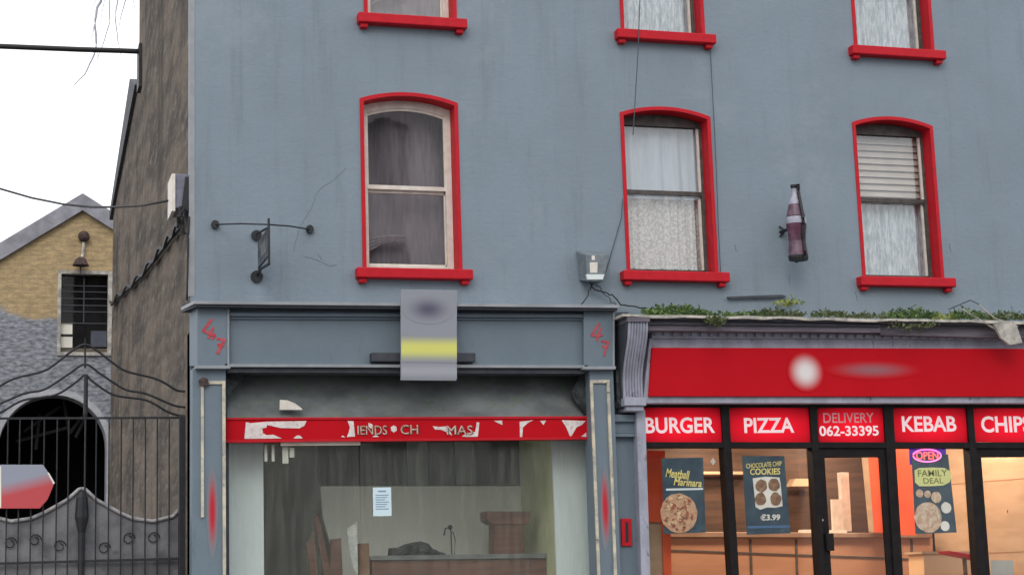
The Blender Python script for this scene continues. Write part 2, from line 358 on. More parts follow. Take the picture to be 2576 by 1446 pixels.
def window(d):
    X0, X1, Z0, Z1, k = d['X0'], d['X1'], d['Z0'], d['Z1'], d['k']; rev = .19
    o = arc(X0, X1, Z0, Z1, .10); i = arc(X0+.045, X1-.045, Z0, Z1-.045, .09)
    S = build('window', MB().ring(o, i, -.014, rev+.06), m_red, B, label=d['lab'])
    # sill with end stops
    mb = MB().box(X0-.09, X1+.10, -.13, .10, Z0-.115, Z0+.004).box(X0-.06, X0+.03, -.09, .02, Z0-.17, Z0-.11).box(X1-.03, X1+.06, -.09, .02, Z0-.17, Z0-.11)
    build('sill', mb, m_red, S, bev=.012)
    xi0, xi1, zi1 = X0+.045, X1-.045, Z1-.045
    fm = m_white if k == 'left' else m_brown
    fw = .075 if k == 'left' else .035
    zm = Z0+(Z1-Z0)*(.47 if k == 'left' else .50)
    if k == 'left':
        a_ = arc(xi0, xi1, Z0, zi1, .09); b_ = arc(xi0+fw, xi1-fw, Z0+.09, zi1-fw-.02, .085)
        build('frame', MB().ring(a_, b_, rev, rev+.06), m_white, S, bev=.006)
        head = zi1-fw-.02
    else:
        head = Z1-.20
        mb = MB(); a_ = arc(xi0, xi1, head, zi1, .09); mb.hexa([(x, rev, z) for x, z in a_], [(x, rev+.06, z) for x, z in a_])
        mb.box(xi0, xi0+fw, rev, rev+.06, Z0, head).box(xi1-fw, xi1, rev, rev+.06, Z0, head).box(xi0, xi1, rev, rev+.06, Z0, Z0+.06)
        build('frame', mb, m_brown, S, bev=.005)
    # two sashes
    sx0, sx1 = xi0+fw, xi1-fw; t = .03
    sm = m_white
    if k == 'left':
        a_ = arc(sx0-.004, sx1+.004, zm, head+.01, .085); b_ = arc(sx0+.014, sx1-.014, zm+.05, head-.03, .08)
        build('upper_sash', MB().ring(a_, b_, rev+.015, rev+.05), m_white, S)
        mb = MB().box(sx0-.004, sx0+.014, rev+.062, rev+.10, Z0, zm).box(sx1-.014, sx1+.004, rev+.062, rev+.10, Z0, zm).box(sx0, sx1, rev+.062, rev+.10, Z0, Z0+.12).box(sx0, sx1, rev+.062, rev+.10, zm-.035, zm-.002)
        build('lower_sash', mb, m_white, S)
        build('pane', MB().box(sx0, sx1, rev+.03, rev+.034, zm, head-.01), m_glass_dark, S)
        build('pane', MB().box(sx0, sx1, rev+.08, rev+.084, Z0+.02, zm), m_glass_dark, S)
        # added drape, its grey paints in the mirrored house, gathered low on the left
        mb = MB(); nx, nz = 22, 18
        for iz in range(nz):
            for ix in range(nx):
                def P(a_, b_):
                    u, v = a_/nx, b_/nz
                    return (X0+(X1-X0)*u, rev+.34+.035*math.sin(u*17+v*5)+.05*math.sin(3*v+u*4), Z0+(Z1-Z0)*.98*v)
                mb.face([P(ix, iz), P(ix+1, iz), P(ix+1, iz+1), P(ix, iz+1)])
        build('drape', mb, m_drape, S, smooth=True)
        mb = MB()
        for j in range(4):
            mb.tube([(X0+.12+.5*u, rev+.28-.01*j, Z0+.28+.05*j+.16*math.sin(u*2.0)*(1-.2*j)) for u in [z/8 for z in range(9)]], [.008+.014*math.sin(math.pi*z/8) for z in range(9)], 5)
        build('drape_fold', mb, m_drape, S, smooth=True)
    else:
        for (za, zb, yo) in ((zm, head, .012), (Z0+.06, zm+.01, .05)):
            build('sash_stile', MB().box(sx0-.002, sx0+t*.7, rev+yo, rev+yo+.03, za, zb), m_white, S)
            build('sash_stile', MB().box(sx1-t, sx1+.002, rev+yo, rev+yo+.03, za, zb), m_white, S)
        build('sash_rail', MB().box(sx0, sx1, rev+.010, rev+.048, zm-.025, zm+.03), m_brown, S)
        build('sash_rail', MB().box(sx0, sx1, rev+.05, rev+.085, Z0+.05, Z0+.09), m_brown, S)
        build('pane', MB().box(sx0, sx1, rev+.03, rev+.034, zm, head), m_glass, S)
        build('pane', MB().box(sx0, sx1, rev+.07, rev+.074, Z0+.06, zm), m_glass, S)
        def sheet(name, m, za, zb, amp, fr, scal=0.0, Y=.17, rag=0):
            mb = MB(); nx = 90; rows = 8
            for ix in range(nx):
                for iz in range(rows):
                    def P(a_, b_):
                        u = a_/nx; bot = za-scal*abs(math.sin(u*math.pi*6)); z = bot+(zb-bot)*b_/rows
                        return (X0+.05+(X1-X0-.10)*u, rev+Y+amp*math.sin(u*fr+.6*math.sin(u*9))+amp*.5*math.sin(u*fr*2.3+1), z)
                    mb.face([P(ix, iz), P(ix+1, iz), P(ix+1, iz+1), P(ix, iz+1)])
            build(name, mb, m, S, smooth=True)
        if k == 'mid':
            sheet('thin_drape', m_shade, zm-.05, Z1-.1, .016, 24, Y=.15)
            sheet('lace_curtain', m_lace, Z0+.13, zm, .012, 60, .05)
        elif k == 'right':
            mb = MB(); z = zm-.02
            while z < Z1-.12:
                mb.hexa([(X0+.05, rev+.10, z), (X1-.05, rev+.10, z), (X1-.05, rev+.135, z+.085), (X0+.05, rev+.135, z+.085)], [(X0+.05, rev+.103, z), (X1-.05, rev+.103, z), (X1-.05, rev+.138, z+.085), (X0+.05, rev+.138, z+.085)]); z += .088
            build('slatted_blind', mb, m_blind, S)
            sheet('net_curtain', m_net, Z0+.06, zm, .032, 60)
        else: sheet('net_curtain', m_net, Z0+.06, Z1-.1, .030, 54)
for d in WIN: window(d)
# hairline cracks and patches in the render
mb = MB()
def crack(px, r=.0035):
    r *= .8
    P = []
    for (x, y), (x2, y2) in zip(px, px[1:]):
        for s in range(5): P.append(q(x+(x2-x)*s/5+random.uniform(-2, 2), y+(y2-y)*s/5+random.uniform(-2, 2), -.001))
    mb.tube(P, r, 4)
crack([(870, 425), (845, 450), (825, 462), (800, 480), (785, 520), (760, 560), (745, 600), (735, 640)], .0028)
crack([(770, 645), (800, 655), (830, 668), (850, 665)], .0035); crack([(800, 640), (815, 660)], .003)
crack([(1985, 690), (1983, 720)], .003); crack([(1850, 615), (1853, 640)], .004); crack([(2390, 615), (2392, 640)], .005); crack([(2150, 735), (2160, 765)], .004)
build('crack', mb, m_crack, B)

# ------------------------------------------------------------------ left vacant shopfront
S1 = thing('vacant_shopfront', 'grey timber shopfront of the vacant shop with peeling red strip over its window', 'shopfront', (q(480, 1446).x, -.1, .76))
YF = -.32
# fascia board and its mouldings
build('fascia', MB().poly([(566, 770), (1478, 778), (1478, 921), (566, 919)], YF+.08, 0.02), m_shop, S1)
mb = MB().poly([(578, 786), (1468, 790), (1468, 799), (578, 795)], YF+.02, YF+.09)
mb.poly([(578, 797), (1468, 801), (1468, 805), (578, 802)], YF+.05, YF+.09)
build('fascia_moulding', mb, m_shop, S1, bev=.004)
mb = MB().poly([(566, 915), (1478, 918), (1478, 925), (566, 922)], YF+.0, YF+.09)
build('fascia_bead', mb, m_shop_pale, S1)
build('fascia_shadow_board', MB().poly([(572, 925), (1470, 927), (1470, 939), (572, 936)], YF+.05, 0.0), m_felt_and_shade, S1)
for nm, a_, sp in (('l', (496, 578), 476), ('r', (1468, 1547), None)):
    mb = MB()
    y0, y1 = (771, 921) if nm == 'l' else (779, 923)
    P = [q(a_[0], y0, YF), q(a_[1], y0, YF), q(a_[1], y1, YF), q(a_[0], y1, YF)]
    if sp: Q = [q(sp, y0, -.02), Vector((P[1].x, -.02, P[1].z)), Vector((P[2].x, -.02, P[2].z)), q(sp, y1, -.02)]
    else: Q = [Vector((p.x, -.02, p.z)) for p in P]
    mb.hexa(P, Q)
    blk = build('end_block', mb, m_shop, S1, bev=.008)
    mb = MB().poly([(a_[1]-6, y0+6), (a_[1]-2, y0+6), (a_[1]-2, y1-2), (a_[1]-6, y1-2)], YF-.012, YF)
    mb.poly([(a_[0]-4, y1-2), (a_[1]+2, y1-2), (a_[1]+1, y1+5), (a_[0]-3, y1+5)], YF-.03, -.02)
    build('block_edge', mb, m_felt_and_shade if 0 else m_shop_pale, blk)
# red hand painted 4 and 7 on each end block
m_paint = M('red_brush_paint', (.42, .03, .05), (.50, .09, .10), scale=12, rough=.7)
def strokes(lst, Y, parent, r=.012):
    mb = MB()
    for px in lst:
        a_ = [q(x, y, Y) for x, y in px]; n = len(a_)
        for i in range(n-1):
            p, s_ = a_[i], a_[i+1]; dv = (s_-p).normalized(); nn = Vector((-dv.z, 0, dv.x))*r
            p = p-dv*r*.5; s_ = s_+dv*r*.5; k = .8+.5*random.random(); off = Vector((0, -.0015*(i+1), 0))
            mb.face([p-nn+off, p+nn+off, s_+nn*k+off, s_-nn*k+off])
    build('painted_number', mb, m_paint, parent)
strokes([[(532, 803), (522, 818), (511, 832), (524, 838), (540, 843)], [(536, 824), (529, 838), (524, 850)], [(540, 843), (534, 852)], [(546, 852), (566, 854), (556, 868), (548, 888)], [(548, 866), (562, 870)]], YF-.003, S1, .014)
strokes([[(1508, 814), (1497, 828), (1487, 843), (1501, 845), (1514, 843)], [(1511, 826), (1505, 840), (1501, 856)], [(1512, 858), (1530, 861), (1524, 874), (1519, 893)], [(1514, 870), (1528, 874)]], YF-.003, S1, .012)
# cornice: pale flashing over a dark slab painting in the shadow gap
TL, TR = q(466, 768, -.16), q(1557, 780, -.47)
mb = MB()
def slab(x0a, x1a, y, Yf, h, slope):
    a_, b_ = q(x0a, y, Yf), q(x1a, y+slope, Yf); l0 = q(462, y+14, -.02)
    return [(a_.x, Yf, a_.z), (b_.x, Yf, b_.z), (b_.x, 0, b_.z), (CX0-.10, 0, a_.z)]
lo = slab(488, 1557, 764, -.46, .03, 10); hi = [(x, y, z+.035) for x, y, z in lo]; mb.hexa(lo, hi)
CN = build('cornice', mb, m_shop_pale, S1)
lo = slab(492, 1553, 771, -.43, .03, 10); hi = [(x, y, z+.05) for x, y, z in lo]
build('cornice_gap_shade', MB().hexa(lo, hi), m_felt_and_shade, CN)
# pilasters with worn cream trims
def pil(top, bot, y0, y1, nm):
    mb = MB(); Yp = -.26
    P = [q(top[0], y0, Yp), q(top[1], y0, Yp), q(bot[1], y1, Yp), q(bot[0], y1, Yp)]
    P[3].z = P[2].z = .76
    mb.hexa(P, [Vector((p.x, 0, p.z)) for p in P]); pp = build('pilaster', mb, m_shop, S1, bev=.006)
    return pp, P, Yp
p1, P1, Yp = pil((484, 568), (482, 566), 926, 1446, 'l')
mb = MB()
for (xa, xb, ya, yb) in ((505, 512, 962, 1300), (559, 567, 958, 1450)):
    X0, X1, Z0, Z1 = ax(xa, ya, xb, yb, Yp); mb.box(X0, X1, Yp-.025, Yp, max(Z0, .8), Z1)
X0, X1, Z0, Z1 = ax(512, 958, 560, 966, Yp); mb.box(X0, X1, Yp-.02, Yp, Z0, Z1)
build('cream_trim', mb, m_cream, p1)
p2, P2, Yp = pil((1482, 1542), (1500, 1560), 926, 1446, 'r')
mb = MB()
mb.poly([(1484, 960), (1491, 960), (1510, 1446), (1503, 1446)], Yp-.025, Yp); mb.poly([(1526, 960), (1533, 960), (1552, 1446), (1545, 1446)], Yp-.025, Yp)
mb.poly([(1484, 955), (1533, 955), (1533, 963), (1484, 963)], Yp-.022, Yp)
build('cream_trim', mb, m_cream, p2)
m_loz = smudge('faded_red_spray', (.47, .03, .045), (.185, .215, .245), .85)
for (cx_, cy_), pp_, ln in (((534, 1285), p1, 0), ((1522, 1275), p2, -.02)):
    c = q(cx_, cy_, Yp); mb = MB(); L = []
    for k in range(32):
        a_ = 2*math.pi*k/32; xx_, zz_ = .062*abs(math.cos(a_))**1.15*(1 if math.cos(a_) > 0 else -1), .50*math.sin(a_)
        L.append((c.x+xx_+ln*(zz_/.5)*-1.2, Yp-.004, c.z+zz_))
    mb.hexa(L, [(p[0], Yp, p[2]) for p in L]); build('red_lozenge', mb, m_loz, pp_)
m_rust = M('rusted_fitting', (.03, .025, .03), (.10, .06, .05), scale=20, rough=.9)
mb = MB().poly([(500, 955), (512, 948), (522, 952), (526, 965), (514, 972), (504, 968)], Yp-.05, Yp)
build('broken_bracket', mb, m_rust, p1)
# dirty sloped hood between fascia and red strip
m_hood = M('grimy_hood', (.17, .19, .19), (.085, .10, .10), scale=1.3, rough=.6, bump=.3, bscale=12, c3=(.10, .17, .09), s3=6, lo3=.55, hi3=.68, stretch=(1, 1, 1.8))
t0, t1, b1, b0 = q(575, 930, .22), q(1470, 932, .22), q(1478, 1052, -.06), q(571, 1053, -.06)
t0.z = t1.z = 4.02
mb = MB().hexa([t0, t1, b1, b0], [p+Vector((0, .02, .01)) for p in (t0, t1, b1, b0)])
hd = build('sloped_hood', mb, m_hood, S1)
m_fabric = M('torn_canvas', (.015, .015, .018), (.06, .07, .07), scale=8, rough=.95)
mb = MB().poly([(1462, 936), (1478, 936), (1480, 1046), (1470, 1040), (1442, 1000), (1438, 985)], -.10, -.06)
build('torn_canvas', mb, m_fabric, hd); mb = MB()
mb.poly([(569, 935), (640, 937), (612, 950), (580, 990), (570, 1030)], -.10, -.08)
build('torn_canvas', mb, m_fabric, hd)
mb = MB(); P = []
for i in range(9): P.append((704+56*i/8, 1029-22*math.sin(math.pi*(.5+.5*i/8))*(1) if i < 8 else 1029))
mb.poly([(703, 1030), (704, 1005), (722, 1006), (742, 1014), (757, 1025), (761, 1030)], -.12, -.10)
build('torn_white_sheet', mb, m_white, hd)
# name strip
def strip_z(x, top): return (1053-.002*(x-571) if top else 1110-.010*(x-571))
NS = build('name_strip', MB().poly([(569, 1053), (1477, 1050), (1477, 1104), (569, 1112)], -.10, .02), m_signred, S1, label='red strip with torn paper and broken lettering')
mb = MB().poly([(569, 1050), (1477, 1046), (1477, 1052), (569, 1055)], -.115, -.06).poly([(569, 1106), (1477, 1099), (1477, 1104), (569, 1112)], -.112, -.06)
build('strip_edge', mb, m_red, NS)
m_paper = M('torn_paper', (.74, .68, .66), (.60, .54, .52), scale=14, rough=.85, c3=(.55, .20, .20), s3=22, lo3=.55, hi3=.7)
def c3p(L, off=820): return [((x/3.578+off)*.67057, (y/3.578+1540)*.67057) for x, y in L]
mb = MB(); YS = -.103
for L in ([(365, 150), (430, 165), (640, 145), (1180, 135), (1150, 200), (1080, 235), (830, 230), (650, 190), (640, 225), (585, 235), (595, 300), (640, 325), (730, 320), (850, 370), (345, 375)],
          [(1000, 370), (1050, 330), (1090, 330), (1130, 370)], [(1730, 135), (1810, 140), (1830, 345), (1720, 350), (1745, 290), (1760, 220)], [(1640, 350), (1665, 330), (1700, 355)],
          [(2010, 160), (2060, 180), (2075, 215), (2040, 240), (2010, 210)], [(2060, 350), (2110, 320), (2150, 350)], [(2310, 215), (2350, 195), (2385, 215), (2390, 265), (2350, 290), (2315, 265)]):
    build('torn_paper', MB().poly(c3p(L), YS-.003, YS), m_paper, NS)
for L in ([(440, 205), (540, 215), (640, 205), (700, 330), (650, 300), (560, 255), (470, 250)], [(830, 340), (900, 300), (1010, 280), (1030, 150), (1065, 160), (1045, 345), (900, 350)],
          [(1260, 135), (1370, 130), (1375, 190), (1320, 165)], [(1605, 145), (1790, 125), (1720, 160), (1650, 220), (1640, 350), (1610, 350)], [(1880, 135), (1960, 130), (1925, 190)],
          [(2170, 125), (2490, 135), (2440, 190), (2370, 220), (2300, 340), (2280, 340), (2230, 220)], [(2430, 345), (2500, 290), (2500, 350)]):
    build('torn_paper', MB().poly(c3p(L, 1500), YS-.003, YS), m_paper, NS)
m_ltr = M('faded_lettering', (.66, .52, .44), (.40, .22, .18), scale=25, rough=.8)
m_ltr_dark = M('dark_lettering', (.07, .06, .05), (.16, .10, .08), scale=20, rough=.8)
def r3(x0, y0, x1, y1, off): 
    a_ = c3p([(x0, y0), (x1, y1)], off); return (*a_[0], *a_[1])
lettering('IENDS', r3(1872, 205, 2265, 325, 820), YS-.005, m_ltr_dark, NS, .01, th=.002, name='lettering')
lettering('IENDS', r3(1864, 198, 2257, 318, 820), YS-.008, m_ltr, NS, -.005, th=.002)
lettering('CH', r3(18, 195, 250, 320, 1500), YS-.005, m_ltr_dark, NS, .01, th=.002)
lettering('CH', r3(8, 188, 240, 312, 1500), YS-.008, m_ltr, NS, -.003, th=.002)
lettering('MAS', r3(640, 205, 985, 325, 1500), YS-.006, m_ltr_dark, NS, .0, th=.002)
lettering('MAS', r3(628, 198, 973, 318, 1500), YS-.009, m_ltr, NS, -.006, th=.002)
# big shop window
GY = .03
def wz(y, x=1000): return q(x, y, GY).z
shopL, shopR = q(570, 1280, GY).x, q(1486, 1280, GY).x
SW = build('display_window', MB().box(shopL-.03, shopL+.02, -.02, .10, .9, 3.16).box(shopR-.02, shopR+.03, -.02, .10, .9, 3.16).box(shopL, shopR, -.02, .10, .78, 1.05), m_felt_and_shade, S1)
build('pane', MB().box(shopL, q(905, 1280, GY).x, GY, GY+.008, 1.05, 3.18), m_glass_shop, SW)
build('pane', MB().box(q(907, 1280, GY).x, shopR, GY+.002, GY+.010, 1.05, 3.18), m_glass_shop, SW)
X0, X1, Z0, Z1 = ax(705, 1111, 905, 1120, -.02); build('white_batten', MB().box(X0, X1, -.05, .0, Z0, Z1), m_white, SW)
# showroom behind the glass
m_panel = M('pale_grey_board', (.72, .78, .78), (.66, .72, .72), scale=1.5, rough=.8, stretch=(2, 1, .4))
m_cwall = M('drab_cream_wall', (.88, .88, .79), (.83, .84, .75), scale=1.2, rough=.9)
m_darkp = M('dark_partition', (.035, .042, .040), (.07, .08, .07), scale=1.5, rough=.4, stretch=(3, 1, .3))
m_green = M('mossy_green_wall', (.46, .50, .26), (.60, .60, .38), scale=2.5, rough=.9, stretch=(1.5, 1, .6))
m_wood = M('reddish_wood', (.17, .075, .045), (.11, .045, .03), scale=3, rough=.5, stretch=(.6, 1, 6), bump=.1)
mb = MB(); X0, X1, Z0, Z1 = ax(560, 1100, 663, 1500, .35); mb.box(X0, X1, .35, .39, .8, 3.5)
build('side_board', mb, m_panel, S1)
mb = MB(); X0, X1, Z0, Z1 = ax(1395, 1100, 1500, 1500, .35); XG = X0; mb.box(X0, X1+.3, .35, .39, .8, 3.5)
build('side_board', mb, m_panel, S1)
YB = 1.75
xa = q(1312, 1280, YB).x
build('green_side_wall', MB().hexa([(XG, .39, .8), (XG, .39, 3.6), (xa, YB, 3.6), (xa, YB, .8)], [(XG+.05, .39, .8), (XG+.05, .39, 3.6), (xa+.05, YB, 3.6), (xa+.05, YB, .8)]), m_green, S1)
zt, zr = q(1050, 1222, YB).z, q(1050, 1110, YB).z
x_l, x_m = q(810, 1280, YB).x, q(640, 1280, YB).x
mb = MB().poly([(806, 1222), (1312, 1222), (1312, 1500), (860, 1500), (850, 1440), (826, 1350), (812, 1300)], YB, YB+.05)
build('cream_partition', mb, m_cwall, S1)
mb = MB().box(x_l-.05, xa, YB+.02, YB+.05, zt, 3.6)
build('dark_transom', mb, m_darkp, S1)
m_greyglass = M('grey_strip', (.16, .18, .17), (.20, .22, .20), scale=2, rough=.4, stretch=(3, 1, .3))
mb = MB()
for a_, b_ in ((1024, 1075), (1145, 1185)): X0, X1, _, _ = ax(a_, 1110, b_, 1222, YB); mb.box(X0, X1, YB-.01, YB+.02, zt+.01, 3.5)
build('transom_strip', mb, m_greyglass, S1)
m_plaster = M('white_plaster', (.80, .79, .75), (.74, .73, .69), scale=1, rough=.9)
build('showroom_shell', MB().box(2.30, 6.9, 4.9, 5.0, .76, 4.1).box(2.30, 2.36, .3, 5, .76, 4.1).box(6.9, 6.96, .3, 5, .76, 4.1).box(2.3, 6.9, .1, 5, .74, .80).box(2.36, 6.9, .42, 4.9, 3.62, 3.66), m_plaster, S1)
# counter and things in the shop
def xb(x0, y0, x1, y1, Yf, Yb, zb=None):
    X0, X1, Z0, Z1 = ax(x0, y0, x1, y1, Yf); return X0, X1, Yf, Yb, (Z0 if zb is None else zb), Z1
YC = .75
t = thing('shop_counter', 'reddish wooden counter with grey worktop inside the vacant shop', 'counter', (q(1140, 1446, YC).x, YC, .8))
mb = MB().poly([(935, 1408), (1385, 1403), (1387, 1460), (936, 1460)], YC, YC+.5)
for k_ in (2, 3, 6, 7): mb.v[k_].z = .8
build('counter_front', mb, m_wood, t, bev=.01)
mb = MB().poly([(930, 1397), (1398, 1390), (1392, 1402), (932, 1408)], YC-.04, YC+.56)
build('worktop', mb, M('grey_worktop', (.17, .18, .17), (.12, .12, .12), scale=6, rough=.5), t, bev=.004)
X0, X1, Z0, Z1 = ax(905, 1365, 930, 1500, YC-.03); build('end_post', MB().box(X0, X1, YC-.03, YC+.1, .8, Z1), M('tan_wood', (.28, .15, .08), (.20, .10, .05), scale=4, rough=.6), t, bev=.01)
t = thing('wooden_pedestal', 'dark red wooden pedestal with wide top standing on the shop counter', 'pedestal', (q(1280, 1395, YC+.15).x, YC+.15, q(1280, 1395, YC+.15).z))
mb = MB().poly([(1222, 1285), (1335, 1285), (1333, 1312), (1322, 1318), (1240, 1318), (1224, 1308)], YC+.1, YC+.4)
build('top', mb, m_wood, t, bev=.01)
mb = MB().poly([(1242, 1318), (1316, 1318), (1318, 1400), (1242, 1400)], YC+.13, YC+.37)
build('stem', mb, m_wood, t, bev=.008)
m_clothd = M('black_cloth', (.02, .022, .026), (.05, .055, .06), scale=18, rough=.95, bump=.6)
mb = MB(); L = [(985, 1402), (988, 1376), (1005, 1377), (1030, 1366), (1058, 1360), (1078, 1366), (1092, 1382), (1120, 1390), (1125, 1402)]
mb.poly(L, YC+.05, YC+.3)
for i in range(6):
    a_ = q(990+18*i, 1398-4*i, YC+.04); b_ = q(1040+14*i, 1370+5*i, YC+.03); mb.tube([a_, (a_+b_)/2+Vector((0, -.02, .01)), b_], [.01, .018, .008], 6)
build('cloth_heap', mb, m_clothd, label='crumpled black cloth heaped on the shop counter', cat='cloth', bev=.02)
mb = MB(); c = q(1136, 1398, YC+.2)
mb.tube([c, c+Vector((0, 0, .30)), c+Vector((-.02, 0, .345)), c+Vector((-.07, 0, .33)), c+Vector((-.09, 0, .25))], .009)
mb.tube([c+Vector((.03, 0, 0)), c+Vector((.05, 0, .2)), c+Vector((.02, 0, .3))], .005); mb.ball(c+Vector((-.01, 0, .345)), .03); mb.lathe([(.06, 0), (.05, .02)], c)
build('desk_lamp', mb, m_iron, label='thin dark gooseneck lamp on the counter beside the black cloth', cat='lamp')
t = thing('wooden_chair', 'dark brown wooden chair behind the glass beside the counter', 'chair', (q(840, 1446, 1.0).x, 1.0, .8))
mb = MB()
for L in ([(790, 1300), (800, 1290), (835, 1446), (815, 1446)], [(770, 1370), (790, 1330), (800, 1446), (780, 1446)], [(832, 1355), (858, 1352), (862, 1446), (830, 1446)]): mb.poly(L, .95, 1.0)
build('backrest', mb, m_wood, t, bev=.006)
X0, X1, Z0, Z1 = ax(775, 1425, 870, 1440, .8); build('seat', MB().box(X0, X1, .7, 1.15, 1.3, 1.34), m_wood, t)
for dx in (X0+.02, X1-.06):
    for dy in (.72, 1.1): build('leg', MB().box(dx, dx+.04, dy, dy+.04, .8, 1.3), m_wood, t)
mb = MB().poly([(872, 1330), (898, 1310), (900, 1446), (890, 1430), (880, 1390)], .6, .62)
build('white_bag', mb, M('crumpled_white_plastic', (.62, .62, .58), (.40, .41, .38), scale=14, rough=.4, bump=.8), label='crumpled white plastic bag hanging left of the counter', cat='bag')
mb = MB(); X0, X1, Z0, Z1 = ax(938, 1225, 984, 1297, GY-.004); mb.box(X0, X1, GY-.006, GY-.003, Z0, Z1)
nt_ = thing('paper_notice', 'pale blue printed notice stuck to the vacant shop window', 'notice', ((X0+X1)/2, GY, Z0))
build('sheet', mb, M('notice_paper', (.60, .74, .80), (.55, .69, .75), scale=5, rough=.7), nt_)
mb = MB()
mb.box(X0+.06, X1-.06, GY-.009, GY-.006, Z1-.05, Z1-.035)
for i in range(7): mb.box(X0+.03, X1-.03-.02*(i % 3), GY-.009, GY-.006, Z1-.09-.026*i, Z1-.082-.026*i)
build('print', mb, M('notice_ink', (.20, .30, .45), rough=.8), nt_)
# glass stickers / tape remains on left top
tapes = []
for a_ in ((665, 1117, 672, 1160), (683, 1117, 690, 1160), (710, 1120, 725, 1165), (728, 1125, 740, 1150)):
    X0, X1, Z0, Z1 = ax(*a_, GY); tapes.append(MB().box(X0, X1, GY-.004, GY-.001, Z0, Z1))
m_tape = (M('yellowed_tape', (.50, .52, .44), (.40, .44, .36), scale=10, rough=.7))
for tp in tapes: build('tape_strip', tp, m_tape, SW)
# ------------------------------------------------------------------ middle pier
P_ = thing('shop_pier', 'grey moulded pilaster with a letterbox between the two shopfronts', 'pier', (q(1575, 1446).x, -.05, .76))
mb = MB().poly([(1546, 1095), (1597, 1095), (1606, 1446), (1556, 1446)], -.08, 0.02)
for k_ in (2, 3, 6, 7): mb.v[k_].z = .76
build('shaft', mb, m_shop, P_, bev=.005)
mb = MB().poly([(1538, 1042), (1600, 1042), (1600, 1060), (1540, 1060)], -.18, 0.02).poly([(1541, 1060), (1598, 1060), (1598, 1090), (1542, 1090)], -.13, 0.02).poly([(1539, 1090), (1600, 1090), (1600, 1098), (1540, 1098)], -.16, 0.02)
build('cap', mb, m_shop, P_, bev=.006)
build('gap_shade_board', MB().poly([(1543, 785), (1580, 785), (1584, 1040), (1546, 1040)], -.04, -.01), m_felt_and_shade, P_)  # black board painting in the shade of the deep gap
mb = MB().poly([(1562, 1303), (1588, 1303), (1590, 1372), (1564, 1372)], -.11, -.08); lb = build('letterbox', mb, m_red, P_, bev=.004)
mb = MB().poly([(1573, 1312), (1580, 1312), (1581, 1362), (1574, 1362)], -.115, -.11); build('slot', mb, m_iron, lb)
mb = MB(); mb.poly([(1549, 930), (1556, 930), (1562, 1000), (1583, 1030), (1574, 1035), (1553, 1010)], -.24, -.20)
build('torn_felt_strip', mb, m_fabric, P_)
# ------------------------------------------------------------------ takeaway shopfront
S2 = thing('takeaway_shopfront', 'red and lilac takeaway shopfront with lettered panels and black framed glazing', 'shopfront', (q(1600, 1446).x, -.1, .76))
sidebar = MB()
P = [q(1600, 1030, -.22), q(1623, 1030, -.22), q(1634, 1446, -.22), q(1611, 1446, -.22)]; P[2].z = P[3].z = .76
build('lilac_pilaster', sidebar.hexa(P, [Vector((p.x, .02, p.z)) for p in P]), m_lilac, S2, bev=.01)
# fluted console with swelling top
mb = MB(); n = 22; prof_c = []
for i in range(n+1):
    v = i/n; yf = -.30-.26*(0.5+0.5*math.cos(math.pi*min(1, v*1.25)))*(1-.0*v); prof_c.append((v, yf))
xl, xr = q(1566, 960, -.30).x, q(1616, 960, -.30).x
zt_, zb_ = q(1610, 812, -.5).z, q(1610, 1000, -.3).z
nf = 7
for j in range(nf):
    xa_, xb_ = xl+(xr-xl)*j/nf, xl+(xr-xl)*(j+1)/nf
    for k_ in range(4):
        u0, u1 = k_/4, (k_+1)/4
        f0, f1 = .022*math.sin(math.pi*u0), .022*math.sin(math.pi*u1)
        for (v0, y0), (v1, y1) in zip(prof_c, prof_c[1:]):
            A = (xa_+(xb_-xa_)*u0, y0-f0, zt_+(zb_-zt_)*v0); B_ = (xa_+(xb_-xa_)*u1, y0-f1, zt_+(zb_-zt_)*v0)
            C_ = (xa_+(xb_-xa_)*u1, y1-f1, zt_+(zb_-zt_)*v1); D_ = (xa_+(xb_-xa_)*u0, y1-f0, zt_+(zb_-zt_)*v1)
            mb.face([A, B_, C_, D_])
for x_ in (xl, xr):
    mb.face([(x_, y, zt_+(zb_-zt_)*v) for v, y in prof_c]+[(x_, .0, zb_), (x_, 0, zt_)])
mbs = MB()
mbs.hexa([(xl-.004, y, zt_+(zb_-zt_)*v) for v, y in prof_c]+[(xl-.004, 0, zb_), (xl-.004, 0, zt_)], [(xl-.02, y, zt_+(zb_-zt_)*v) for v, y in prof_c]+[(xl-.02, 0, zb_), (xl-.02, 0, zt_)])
build('console_side_shade', mbs, m_felt_and_shade, S2)  # dark plate, shade of the console's left side put into colour
con = build('console', mb, m_lilac, S2, label='fluted lilac bracket at the end of the red sign')
mb = MB().box(xl-.01, xr+.015, -.36, 0, zb_-.10, zb_).box(xl+.02, xr-.01, -.33, 0, zb_-.16, zb_-.10)
build('console_foot', mb, m_lilac, con, bev=.01)
build('console_head', MB().box(xl-.02, xr+.01, -.60, 0, zt_, zt_+.05), m_board, con)
# sign
build('sign_frame', MB().poly([(1634, 850), (2660, 853), (2660, 1013), (1617, 1013)], -.30, -.1), m_lilac, S2)
sg = build('name_sign', MB().poly([(1640, 874), (2660, 877), (2660, 997), (1632, 996)], -.34, -.29), m_signred, S2, label='long red name board with a blurred white disc and faded grey writing', bev=.004)
